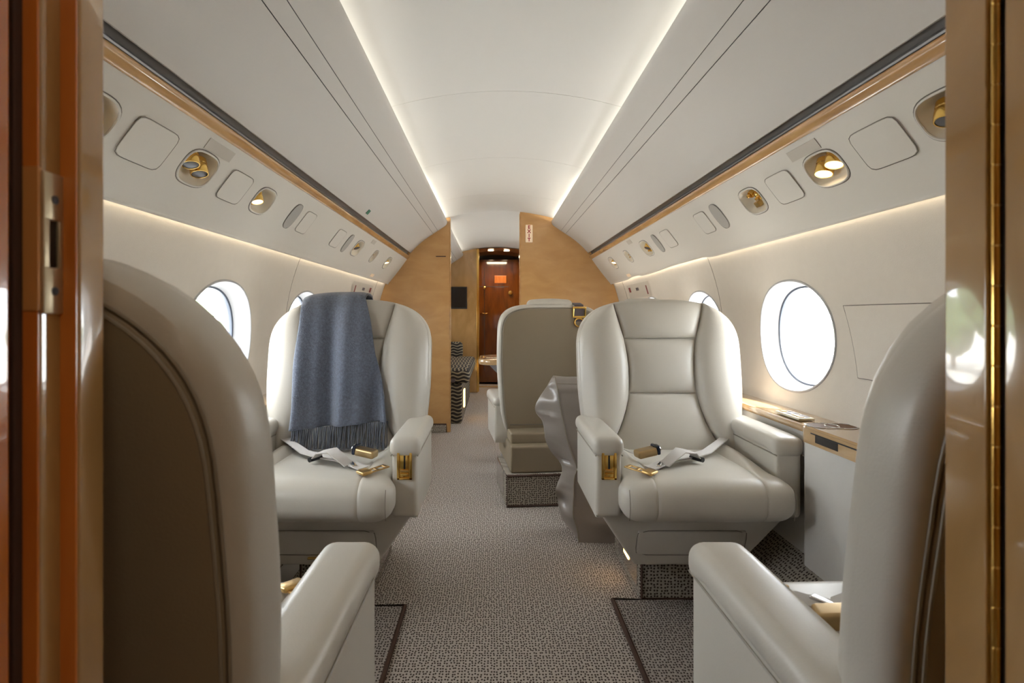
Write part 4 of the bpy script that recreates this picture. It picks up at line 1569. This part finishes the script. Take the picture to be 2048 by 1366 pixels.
# ------------------------------------------------------------------ bound carpet mats between the facing chairs
for (xa, xb, ya, yb_, lab) in ((-0.80, -0.30, 1.10, 2.01, 'bound grey carpet mat before the blanket armchair'), (0.412, 0.86, 1.10, 2.055, 'bound grey carpet mat before the bare armchair')):
    mt_ = thing(empty('carpet_mat', ((xa + xb) / 2, (ya + yb_) / 2, 0)), lab, 'mat')
    hx, hy = (xb - xa) / 2, (yb_ - ya) / 2
    MB().rbox((0, 0, 0.006), (2 * hx, 2 * hy, 0.010), 0.003, 2).build('pile', M['mat_carpet'], mt_)
    MB().tube([(-hx, -hy, 0.008), (hx, -hy, 0.008), (hx, hy, 0.008), (-hx, hy, 0.008)], 0.009, 8, True).build('binding', M['binding'], mt_)

# ------------------------------------------------------------------ outside
g = MB()
g.box(-400, 400, -400, 400, -2.4, -2.0, 0.01)
struct(g.build('ground', M['concrete']), 'pale apron outside')
rnd = random.Random(11)
tr_spots = []
for i in range(12):
    tr_spots.append((36 + rnd.uniform(-2, 2), 36 + i * 6.0 + rnd.uniform(-0.5, 0.5), rnd.uniform(2.0, 2.9)))
for i in range(7):
    tr_spots.append((-26 + rnd.uniform(-2, 2), 26 + i * 8.2 + rnd.uniform(-0.5, 0.5), rnd.uniform(4.5, 6.0)))
me_cache = None
for (x, y, h) in tr_spots:
    t = empty('distant_tree', (x, y, -2.0))
    thing(t, 'green tree far across the pale apron outside', 'tree', 'trees beyond the apron')
    if me_cache is None:
        m = MB()
        for k in range(9):
            c = Vector((rnd.uniform(-0.35, 0.35), rnd.uniform(-0.35, 0.35), rnd.uniform(0.42, 0.82)))
            rr = rnd.uniform(0.16, 0.28)

            def sp(u, v, c=c, rr=rr):
                q = rr * (1 + 0.16 * math.sin(7 * u + 3 * v) + 0.12 * math.sin(13 * v + 5 * u))
                return (c.x + q * math.sin(v) * math.cos(u), c.y + q * math.sin(v) * math.sin(u), c.z + q * math.cos(v))
            m.grid(sp, linspace(0, 2 * PI, 15)[:-1], linspace(0.01, PI - 0.01, 9), close_u=True)
        cr = m.build('crown', M['leaf'], t)
        tk = MB().tube([(0, 0, 0), (0.02, 0, 0.3), (0, 0.02, 0.6)], lambda q: 0.045 - 0.02 * q, 8).build('trunk', M['bark'], t)
        me_cache = (cr.data, tk.data)
    else:
        for nm, d in zip(('crown', 'trunk'), me_cache):
            o = bpy.data.objects.new(nm, d)
            COL.objects.link(o)
            o.parent = t
    t.scale = (h * 1.1, h * 1.1, h)
    t.rotation_euler = (0, 0, rnd.uniform(0, 6))
